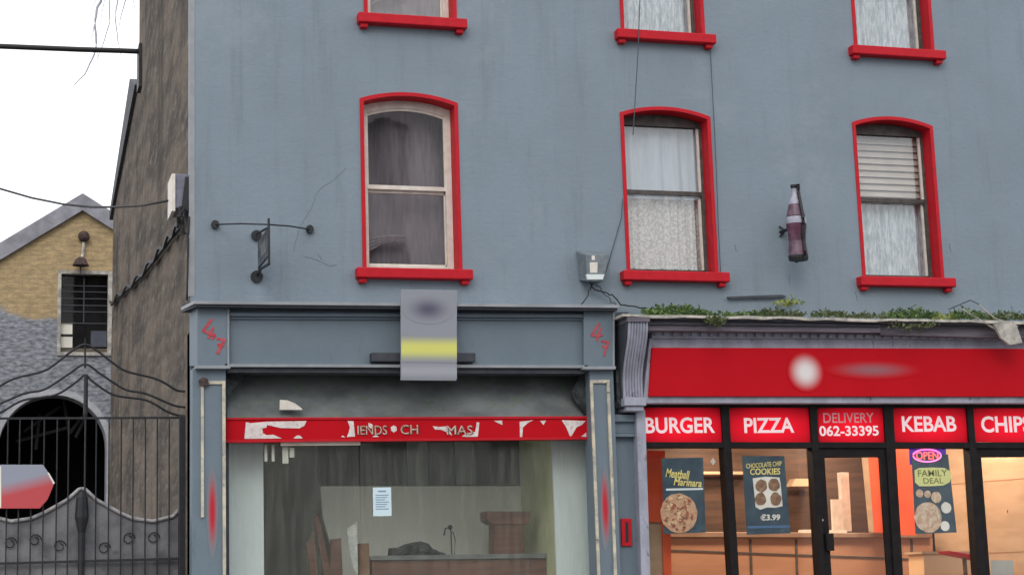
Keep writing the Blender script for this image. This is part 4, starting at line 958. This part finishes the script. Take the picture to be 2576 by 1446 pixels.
wire([(1786, 125), (1790, 200), (1794, 275), (1800, 400), (1806, 560), (1812, 690)], .005, m_thin, 'thin cable running down the right side of the lower middle window', Y=-.02)
wire([(1566, 500), (1563, 548), (1545, 610), (1525, 680), (1505, 712)], .006, m_thin, 'thin cable slanting from the middle window down to the utility box', Y=-.03)
wire([(1482, 712), (1495, 728), (1515, 735), (1540, 742), (1560, 765), (1600, 772), (1640, 778)], .009, m_cable, 'black cable looping from the utility box onto the takeaway cornice', Y=-.10, jit=.01)
wire([(1490, 712), (1478, 740), (1462, 765)], .008, m_cable, 'short black cable dropping from the utility box to the vacant shop cornice', Y=-.12, jit=.01)
wire([(1500, 715), (1530, 748), (1552, 770)], .007, m_thin, 'grey cable tangled below the utility box', Y=-.08, jit=.02)
wire([(476, 545), (473, 600), (472, 680), (470, 755)], .012, m_cable, 'black cable running down the corner of the building', Y=-.02)
# white flag like panel and cabinet on the corner
t = thing('corner_cabinet', 'narrow white edged grey telecom cabinet on the building corner', 'cabinet', q(452, 560, .0))
X0, X1, Z0, Z1 = ax(441, 438, 476, 520, .05); build('housing', MB().box(X0, X1, .05, .55, Z0-.02, Z1), M('bluish_cabinet', (.20, .21, .27), (.14, .14, .19), scale=7, rough=.5), t, bev=.01)
mb = MB().hexa([q(466, 445, .02), q(476, 445, .02), q(474, 530, .02), q(455, 530, .02)], [q(466, 445, .05), q(476, 445, .05), q(474, 530, .05), q(455, 530, .05)])
build('open_side', mb, m_iron, t)
X0, X1, Z0, Z1 = ax(432, 437, 441, 520, .0); build('white_edge', MB().box(X0, X1, .0, .5, Z0-.05, Z1), m_white, t, bev=.003)
mb = MB()
for i in range(7):
    a_ = q(458+random.uniform(-6, 12), 520, .0); mb.tube([a_, q(448+random.uniform(-4, 16), 545, -.03), q(452+random.uniform(-8, 12), 565, .02), q(460+random.uniform(-14, 8), 590, .02)], .014, 5)
build('cable_knot', mb, m_cable, t)
XW = CX0-.04
P = [gx(455, 570, XW), gx(430, 600, XW), gx(400, 640, XW), gx(365, 685, XW), gx(330, 720, XW), gx(300, 745, XW), gx(277, 770, XW)]
PP = []
for i in range(len(P)-1):
    for s in range(6): PP.append(P[i].lerp(P[i+1], s/6))
mb = MB(); mb.tube(PP, .03, 5)
tw = [p+Vector((-.03, .0, .05*math.sin(i*1.3))) for i, p in enumerate(PP)]; mb.tube(tw, .025, 5)
build('twisted_cable', mb, m_cable, label='thick twisted black cable strung diagonally across the rough side wall', cat='cable')
wire([(-60, 114), (0, 118), (100, 122), (200, 126), (300, 129), (352, 131)], .045, m_cable, 'thick black overhead cable meeting the side wall near the top', Y=7.2, name='overhead_cable')
P = [q(-60, 458, 5), q(0, 475, 5), q(80, 498, 4.4), q(160, 514, 3.6), q(230, 521, 2.8), q(290, 521, 2), q(360, 517, 1.2), q(435, 503, .3)]
build('overhead_cable', MB().tube(P, .015, 5), m_cable, label='thin sagging overhead cable running to the white edged corner cabinet', cat='cable', smooth=True)
# ------------------------------------------------------------------ stone hall behind
CYY = 16.5
t = thing('stone_hall', 'cream stone gabled hall with grey painted lower wall seen behind the gate', 'building', (q(207, 1446, CYY).x, CYY, .62))
ap = q(207, 520, CYY); le = q(-260, 800, CYY); re = q(620, 780, CYY)
gb = .62
cr0 = q(133, 1124, CYY); rad = q(268, 1124, CYY).x-cr0.x
wn = ax(153, 690, 271, 886, CYY)
outer = [(le.x, gb), (cr0.x-rad, gb)]
arch = [(cr0.x-rad, gb)]+[(cr0.x-rad*math.cos(math.pi*i/24), cr0.z+rad*math.sin(math.pi*i/24)) for i in range(25)]+[(cr0.x+rad, gb)]
poly = [(le.x, gb)]+arch+[(re.x, gb), (re.x, re.z), (ap.x, ap.z), (le.x, le.z)]
hole = [(wn[0], wn[2]), (wn[0], wn[3]), (wn[1], wn[3]), (wn[1], wn[2])]
tri = tessellate_polygon([[Vector((x, z, 0)) for x, z in poly], [Vector((x, z, 0)) for x, z in hole]])
mb = MB(); mb.v = [Vector((x, CYY, z)) for x, z in poly+hole]; mb.f = [tuple(tt) for tt in tri]
m_stone = M('cream_rubble', (.50, .37, .20), (.34, .26, .15), scale=5, rough=.95, bump=.6, bscale=12, stretch=(1, 1, 2.2), c3=(.22, .16, .10), s3=11, lo3=.55, hi3=.72, coursing=(.30, .10, .014, .35, .10, (.24, .19, .13)))
n_ = m_stone.node_tree.nodes; L_ = m_stone.node_tree.links; b_ = n_['Principled BSDF']; src = b_.inputs['Base Color'].links[0].from_socket
tc_ = n_.new('ShaderNodeTexCoord'); sp_ = n_.new('ShaderNodeSeparateXYZ'); L_.new(tc_.outputs['Object'], sp_.inputs[0])
nz_ = n_.new('ShaderNodeTexNoise'); nz_.inputs['Scale'].default_value = 1.1; nz_.inputs['Detail'].default_value = 6; L_.new(tc_.outputs['Object'], nz_.inputs['Vector'])
ma = n_.new('ShaderNodeMath'); ma.operation = 'MULTIPLY_ADD'; ma.inputs[1].default_value = 1.2; L_.new(nz_.outputs[0], ma.inputs[0]); L_.new(sp_.outputs[2], ma.inputs[2])
sl = n_.new('ShaderNodeMath'); sl.operation = 'MULTIPLY_ADD'; sl.inputs[1].default_value = .13; L_.new(sp_.outputs[0], sl.inputs[0]); L_.new(ma.outputs[0], sl.inputs[2])
zthr = q(100, 808, CYY).z-.62+.6-.02
mr = n_.new('ShaderNodeMapRange'); mr.inputs[1].default_value = zthr-.08; mr.inputs[2].default_value = zthr+.08; L_.new(sl.outputs[0], mr.inputs[0])
gn = n_.new('ShaderNodeTexNoise'); gn.inputs['Scale'].default_value = 13; gn.inputs['Detail'].default_value = 9; gmp = n_.new('ShaderNodeMapping'); gmp.inputs['Scale'].default_value = (.55, 1, 1.3); L_.new(tc_.outputs['Object'], gmp.inputs[0]); L_.new(gmp.outputs[0], gn.inputs['Vector'])
gr = n_.new('ShaderNodeValToRGB'); gr.color_ramp.elements[0].position = .35; gr.color_ramp.elements[0].color = (.13, .14, .16, 1); gr.color_ramp.elements[1].position = .65; gr.color_ramp.elements[1].color = (.34, .36, .40, 1); L_.new(gn.outputs[0], gr.inputs[0])
mxx = n_.new('ShaderNodeMix'); mxx.data_type = 'RGBA'; L_.new(mr.outputs[0], mxx.inputs[0]); L_.new(gr.outputs[0], mxx.inputs[6]); L_.new(src, mxx.inputs[7]); L_.new(mxx.outputs[2], b_.inputs['Base Color'])
build('gable_front', mb, m_stone, t)
# arch lining and dark interior
mb = MB()
for a_, b2 in zip(arch, arch[1:]): mb.face([(a_[0], CYY, a_[1]), (b2[0], CYY, b2[1]), (b2[0], CYY+.6, b2[1]), (a_[0], CYY+.6, a_[1])])
ar = build('archway', mb, M('pale_arch_stone', (.42, .42, .44), (.30, .30, .33), scale=5, rough=.9), t)
o_ = [(cr0.x-(rad+.12)*math.cos(math.pi*i/24), cr0.z+(rad+.12)*math.sin(math.pi*i/24)) for i in range(25)]; o_ = [(cr0.x-rad-.12, gb)]+o_+[(cr0.x+rad+.12, gb)]
mb = MB()
for k in range(len(o_)-1): mb.hexa([(o_[k][0], CYY-.03, o_[k][1]), (o_[k+1][0], CYY-.03, o_[k+1][1]), (arch[k+1][0], CYY-.03, arch[k+1][1]), (arch[k][0], CYY-.03, arch[k][1])],
    [(o_[k][0], CYY+.01, o_[k][1]), (o_[k+1][0], CYY+.01, o_[k+1][1]), (arch[k+1][0], CYY+.01, arch[k+1][1]), (arch[k][0], CYY+.01, arch[k][1])])
build('arch_band', mb, M('pale_arch_band', (.44, .45, .48), (.34, .35, .38), scale=6, rough=.9), ar)
m_dk = M('dark_interior', (.022, .022, .026), (.03, .03, .035), rough=.95)
build('dark_passage', MB().box(cr0.x-rad-.4, cr0.x+rad+.4, CYY+5, CYY+5.1, gb, cr0.z+rad+.5).box(cr0.x-rad-.4, cr0.x-rad-.3, CYY+.6, CYY+5, gb, cr0.z+rad+.5).box(cr0.x+rad+.3, cr0.x+rad+.4, CYY+.6, CYY+5, gb, cr0.z+rad+.5).box(cr0.x-rad-.4, cr0.x+rad+.4, CYY+.6, CYY+5, cr0.z+rad+.5, cr0.z+rad+.6), m_dk, ar)
mb = MB()
for (x0, y0, x1, y1) in ((60, 1085, 150, 1022), (160, 1005, 175, 1090), (175, 1090, 235, 1010), (40, 1110, 170, 1075), (90, 1130, 100, 1040), (190, 1100, 215, 1050)): mb.tube([q(x0, y0, CYY+1.0), q(x1, y1, CYY+1.0)], .035, 5)
build('roof_struts', mb, M('dusty_struts', (.045, .042, .042), rough=.9), ar)
# hall side/back walls and roof
mb = MB().box(le.x, le.x+.3, CYY+.01, CYY+14, gb, le.z).box(re.x-.3, re.x, CYY+.01, CYY+14, gb, re.z).box(le.x, re.x, CYY+14, CYY+14.2, gb, le.z)
build('side_wall', mb, m_gable, t)
mb = MB()
for a_, s_ in ((le, 1), (re, 1)):
    A, Bq = Vector((a_.x+(a_.x-ap.x)*.03, 0, a_.z+(a_.z-ap.z)*.03)), ap
    def Y(p, y, dz): return (p.x, y, p.z+dz)
    mb.hexa([Y(A, CYY-.0, .02), Y(Bq, CYY-.0, .02), Y(Bq, CYY-.0, .22), Y(A, CYY-.0, .22)], [Y(A, CYY+14, .02), Y(Bq, CYY+14, .02), Y(Bq, CYY+14, .22), Y(A, CYY+14, .22)])
build('roof', mb, m_slate, t)
mb = MB()
for a_ in (le, re):
    A = Vector((a_.x+(a_.x-ap.x)*.03, 0, a_.z+(a_.z-ap.z)*.03))
    mb.hexa([(A.x, CYY-.12, A.z-.10), (ap.x, CYY-.12, ap.z-.10), (ap.x, CYY-.12, ap.z+.26), (A.x, CYY-.12, A.z+.26)], [(A.x, CYY+.3, A.z-.10), (ap.x, CYY+.3, ap.z-.10), (ap.x, CYY+.3, ap.z+.26), (A.x, CYY+.3, A.z+.26)])
build('coping', mb, M('grey_coping', (.32, .32, .36), (.22, .22, .25), scale=3, rough=.9, bump=.4, stretch=(1, 1, 1)), t)
# hall window
fr = build('window', MB().ring([(wn[0]-.07, wn[2]-.07), (wn[1]+.14, wn[2]-.07), (wn[1]+.14, wn[3]+.07), (wn[0]-.07, wn[3]+.07)], [(wn[0], wn[2]), (wn[1], wn[2]), (wn[1], wn[3]), (wn[0], wn[3])], CYY-.05, CYY+.15), m_edge, t)
build('pane', MB().box(wn[0], wn[1], CYY+.12, CYY+.13, wn[2], wn[3]), m_glass_clear, fr)
mb = MB()
for y_ in (718, 733, 750, 767, 783, 812): a_ = ax(153, y_, 271, y_+1.5, CYY+.08); mb.box(wn[0], wn[1], CYY+.08, CYY+.10, a_[2], a_[3])
a_ = ax(210, 700, 212, 810, CYY+.08); mb.box(a_[0], a_[1], CYY+.08, CYY+.10, a_[2], a_[3])
build('glazing_bar', mb, M('dull_bars', (.10, .10, .12), rough=.6), fr)
mb = MB()
for rc in ((153, 813, 182, 840), (153, 847, 182, 874)): mb.pbox(*rc, CYY+.10, CYY+.11)
build('white_paper', mb, m_cream_p, fr)
build('blue_box', MB().pbox(229, 832, 268, 872, CYY+.16, CYY+.4), M('blue_grey_box', (.10, .11, .15), rough=.6), fr)
build('dark_backing', MB().box(wn[0]-.3, wn[1]+.3, CYY+.8, CYY+.9, wn[2]-.4, wn[3]+.3), m_dk, fr)
build('inner_sill', MB().pbox(153, 876, 271, 890, CYY+.13, CYY+.5), M('dull_sill', (.15, .13, .10), rough=.8), fr)
# wall lamp on the hall
t = thing('gable_lamp', 'rusty lamp below a dark round vent on the cream stone gable', 'lamp', q(207, 640, CYY))
build('vent_ball', MB().ball(q(211, 595, CYY-.08), .12), m_rust, t)
build('stem', MB().tube([q(211, 600, CYY-.06), q(208, 640, CYY-.1), q(203, 655, CYY-.2)], .03, 6), m_edge, t)
build('shade', MB().lathe([(.17, 0), (.10, .14), (.04, .18)], q(203, 668, CYY-.2), 12), m_rust, t)
build('conduit', MB().tube([q(203, 668, CYY-.04), q(202, 690, CYY-.04)], .015, 5), m_rust, t)
# ------------------------------------------------------------------ iron gate with overthrow
GYY = .55
t = thing('iron_gate', 'black iron bar gate with curved overthrow between the buildings', 'gate', (q(210, 1446, GYY).x, GYY, .70))
def gz(x, y): return q(x, y, GYY)
zrail = gz(212, 1051).z
XG0, XG1 = gz(-90, 1250).x, gz(452, 1250).x
for k, x_ in enumerate([-76, -45, -14, 17, 47, 78, 109, 142, 171, 241, 273, 304, 334, 365, 395, 425]):
    p = gz(x_, 1250); build('bar', MB().tube([(p.x, GYY, .74), (p.x, GYY, zrail)], .0085, 6), m_iron, t)
build('rail', MB().box(XG0, XG1, GYY-.012, GYY+.012, zrail-.012, zrail+.012).box(XG0, XG1, GYY-.012, GYY+.012, gz(300, 1408).z-.014, gz(300, 1408).z+.014), m_iron, t)
pc = gz(206, 1250)
st = MB().tube([(pc.x, GYY, .72), (pc.x, GYY, gz(206, 1340).z), (pc.x, GYY, gz(206, 1300).z), (pc.x, GYY, gz(208, 1250).z), (pc.x, GYY, gz(208, 1235).z)], [.035, .035, .075, .06, .02], 8)
build('meeting_stile', st, m_iron, t)
build('finial', MB().tube([(pc.x+.03, GYY, gz(212, 1240).z), (pc.x+.03, GYY, gz(212, 1055).z), (pc.x+.03, GYY, gz(213, 1040).z), (pc.x+.03, GYY, gz(213, 942).z)], [.010, .010, .026, .022], 8), m_iron, t)
def ogee(ptsR, r):
    L = [(424-x-2+4, y) for x, y in reversed(ptsR[1:])]+ptsR; P = []
    pts_ = [gz(*p) for p in L]
    for i in range(len(pts_)-1):
        for s in range(5):
            u = s/5; p0 = pts_[max(i-1, 0)]; p1, p2_ = pts_[i], pts_[i+1]; p3 = pts_[min(i+2, len(pts_)-1)]
            P.append(.5*((2*p1)+(p2_-p0)*u+(2*p0-5*p1+4*p2_-p3)*u*u+(3*p1-p0-3*p2_+p3)*u**3))
    P.append(pts_[-1]); return MB().tube(P, r, 6)
for R_ in ([(214, 866), (247, 884), (282, 911), (317, 933), (384, 950), (414, 963), (444, 981), (466, 984)],
           [(214, 916), (250, 938), (287, 963), (320, 981), (367, 990), (434, 1018), (466, 1024)],
           [(214, 943), (234, 960), (287, 993), (367, 1006), (417, 1033), (444, 1043), (466, 1046)]):
    build('overthrow', ogee(R_, .014), m_iron, t, smooth=True)
build('crown_spike', MB().tube([gz(214, 925), gz(214, 850)], [.014, .008], 6), m_iron, t)
a_ = ax(449, 1045, 468, 1446, GYY); build('hanging_post', MB().box(a_[0], a_[1], GYY-.05, GYY+.05, .70, a_[3]), m_iron, t, bev=.01)
# swooping sheet behind the bars
m_sheet = M('scratched_grey_sheet', (.19, .19, .20), (.09, .093, .10), scale=2.5, rough=.6, bump=.5, bscale=5, c3=(.09, .09, .10), s3=7, lo3=.58, hi3=.72)
def swoop(sgn):
    L = [(206, 1228), (214, 1230), (244, 1257), (300, 1288), (334, 1303), (384, 1310), (434, 1298), (449, 1282)]
    if sgn < 0: L = [(412-x, y) for x, y in L]
    pts_ = [q(x, y, GYY+.06) for x, y in L]; a_ = [p for p in pts_]+[Vector((pts_[-1].x, GYY+.06, .74)), Vector((pts_[0].x, GYY+.06, .74))]
    return a_, pts_
for sg_ in (1, -1):
    a_, pts_ = swoop(sg_); mb = MB()
    for p, r_ in zip(pts_, pts_[1:]): mb.hexa([p, r_, Vector((r_.x, r_.y, .74)), Vector((p.x, p.y, .74))], [v+Vector((0, .01, 0)) for v in (p, r_, Vector((r_.x, r_.y, .74)), Vector((p.x, p.y, .74)))])
    sh = build('sheet_panel', mb, m_sheet, t)
    build('sheet_lip', MB().tube([p+Vector((0, -.015, 0)) for p in pts_], .022, 6), M('worn_lip', (.42, .40, .40), (.22, .22, .23), scale=8, rough=.6), sh, smooth=True)
    mb = MB(); 
    for i in range(3):
        x_ = 262+62*i if sg_ > 0 else 150-62*i; c = q(x_, 1360+random.uniform(-12, 20), GYY+.04)
        mb.tube([c+Vector((.07*math.cos(a2)*(1-a2/14), 0, .07*math.sin(a2)*(1-a2/14))) for a2 in [k*.6 for k in range(14)]], .006, 4)
    build('scroll_work', mb, m_iron, sh)
# arrow sign on the gate
m_arrow = bpy.data.materials.new('grey_to_red_print'); m_arrow.use_nodes = True
t__ = m_arrow.node_tree; b_ = t__.nodes['Principled BSDF']; tc_ = t__.nodes.new('ShaderNodeTexCoord'); sp_ = t__.nodes.new('ShaderNodeSeparateXYZ'); t__.links.new(tc_.outputs['Generated'], sp_.inputs[0])
ad_ = t__.nodes.new('ShaderNodeMath'); ad_.operation = 'MULTIPLY_ADD'; ad_.inputs[1].default_value = -.35; t__.links.new(sp_.outputs[0], ad_.inputs[0]); t__.links.new(sp_.outputs[2], ad_.inputs[2])
cr_ = t__.nodes.new('ShaderNodeValToRGB'); cr_.color_ramp.elements[0].position = .20; cr_.color_ramp.elements[0].color = (.48, .06, .07, 1); cr_.color_ramp.elements[1].position = .50; cr_.color_ramp.elements[1].color = (.27, .29, .36, 1)
t__.links.new(ad_.outputs[0], cr_.inputs[0]); t__.links.new(cr_.outputs[0], b_.inputs['Base Color']); b_.inputs['Roughness'].default_value = .5
t = thing('arrow_sign', 'blurred grey and red arrow ended sign hanging on the gate bars', 'sign', q(60, 1280, GYY-.05))
build('board', MB().poly([(-20, 1168), (108, 1168), (122, 1188), (137, 1214), (120, 1255), (100, 1278), (-20, 1278)], GYY-.05, GYY-.03), m_arrow, t, bev=.004)
build('tip_edge', MB().poly([(119, 1188), (123, 1188), (138, 1214), (134, 1217)], GYY-.054, GYY-.049), m_cream_p, t)
build('left_edge', MB().poly([(-8, 1172), (3, 1172), (3, 1276), (-8, 1276)], GYY-.053, GYY-.049), m_cream_p, t)
# ------------------------------------------------------------------ bare tree with drooping twigs behind the house
m_bark = M('pale_bark', (.42, .42, .46), (.32, .32, .36), scale=8, rough=.9)
TY = 19.0; tb = q(430, 1100, TY)
t = thing('bare_tree', 'leafless tree with drooping twigs behind the side wall', 'tree', (tb.x, TY, .62))
top_ = q(400, -260, TY)
build('trunk', MB().tube([(tb.x, TY, .6), (tb.x+.1, TY, 5), (tb.x-.1, TY, 10), (top_.x, TY, top_.z)], [.24, .19, .12, .05], 8), m_bark, t, smooth=True)
mb = MB()
def tw_(px, r0, r1):
    P = []
    for i in range(len(px)-1):
        for s in range(4): u = s/4; P.append(q(px[i][0]+(px[i+1][0]-px[i][0])*u+random.uniform(-1.2, 1.2), px[i][1]+(px[i+1][1]-px[i][1])*u, TY))
    P.append(q(*px[-1], TY)); mb.tube(P, [r0+(r1-r0)*i/(len(P)-1) for i in range(len(P))], 4)
bx0 = (tb.x-.02, TY)
tw_([(415, 60), (380, -60), (320, -120), (270, -60), (255, 0), (245, 20), (239, 50), (242, 123), (230, 154), (214, 187), (187, 214)], .05, .010)
tw_([(270, -60), (277, 0), (274, 60), (257, 117), (244, 150)], .018, .007)
tw_([(320, -120), (300, -40), (290, 50), (296, 100), (305, 147)], .022, .006)
tw_([(380, -60), (330, -60), (317, 0), (304, 40), (298, 70)], .022, .006)
tw_([(240, 50), (232, 90), (226, 105)], .010, .004); tw_([(262, 0), (252, 60), (258, 80)], .008, .004); tw_([(330, -40), (338, 20), (334, 45)], .010, .004)
tw_([(242, 123), (248, 150), (240, 175)], .007, .003); tw_([(255, -20), (236, 10), (228, 30)], .009, .004)
build('branches', mb, m_bark, t)
# ------------------------------------------------------------------ terrace across the street, only mirrored in the panes
t = thing('opposite_terrace', 'plain rendered terrace across the street mirrored faintly in the window glass', 'building', (4, -34, -.1))
tb_ = thing('opposite_tower_house', 'tall brown gabled house across the street mirrored in the white framed window', 'building', (10.5, -27, -.1))
m_opb = M('brown_brick', (.64, .61, .63), (.54, .51, .53), scale=1, rough=.9)
build('wall', MB().box(5.2, 16.4, -33.5, -27, -.1, 15.6), m_opb, tb_)
build('roof', MB().hexa([(4.9, -26.7, 15.6), (16.7, -26.7, 15.6), (16.7, -33.8, 15.6), (4.9, -33.8, 15.6)], [(4.9, -30, 18), (16.7, -30, 18), (16.7, -30.2, 18), (4.9, -30.2, 18)]), m_slate, tb_)
for x_, z_ in ((9.8, 12.6), (13.2, 12.6), (6.4, 12.6), (9.8, 9.0), (13.2, 9.0), (6.4, 9.0), (9.8, 5.2), (13.2, 5.2)):
    a_ = arc(x_, x_+1.25, z_, z_+2.1, .3); build('window', MB().hexa([(x, -26.99, z) for x, z in a_], [(x, -26.9, z) for x, z in a_]), m_felt_and_shade, tb_)
m_opp = M('buff_render', (.66, .63, .58), (.58, .56, .52), scale=1, rough=.9)
build('wall', MB().box(-16, 26, -42, -34, -.1, 9.6), m_opp, t)
mb = MB()
for i in range(12):
    for z_ in (1.0, 4.2, 7.2):
        x_ = -14+3.1*i; a_ = arc(x_, x_+1.2, z_, z_+1.9, .15); mb.hexa([(x, -33.99, z) for x, z in a_], [(x, -33.9, z) for x, z in a_])
build('windows', mb, m_slate, t)
build('roof', MB().hexa([(-16.3, -33.7, 9.6), (22.3, -33.7, 9.6), (22.3, -42.3, 9.6), (-16.3, -42.3, 9.6)], [(-16.3, -38, 11.6), (22.3, -38, 11.6), (22.3, -38.2, 11.6), (-16.3, -38.2, 11.6)]), m_slate, t)
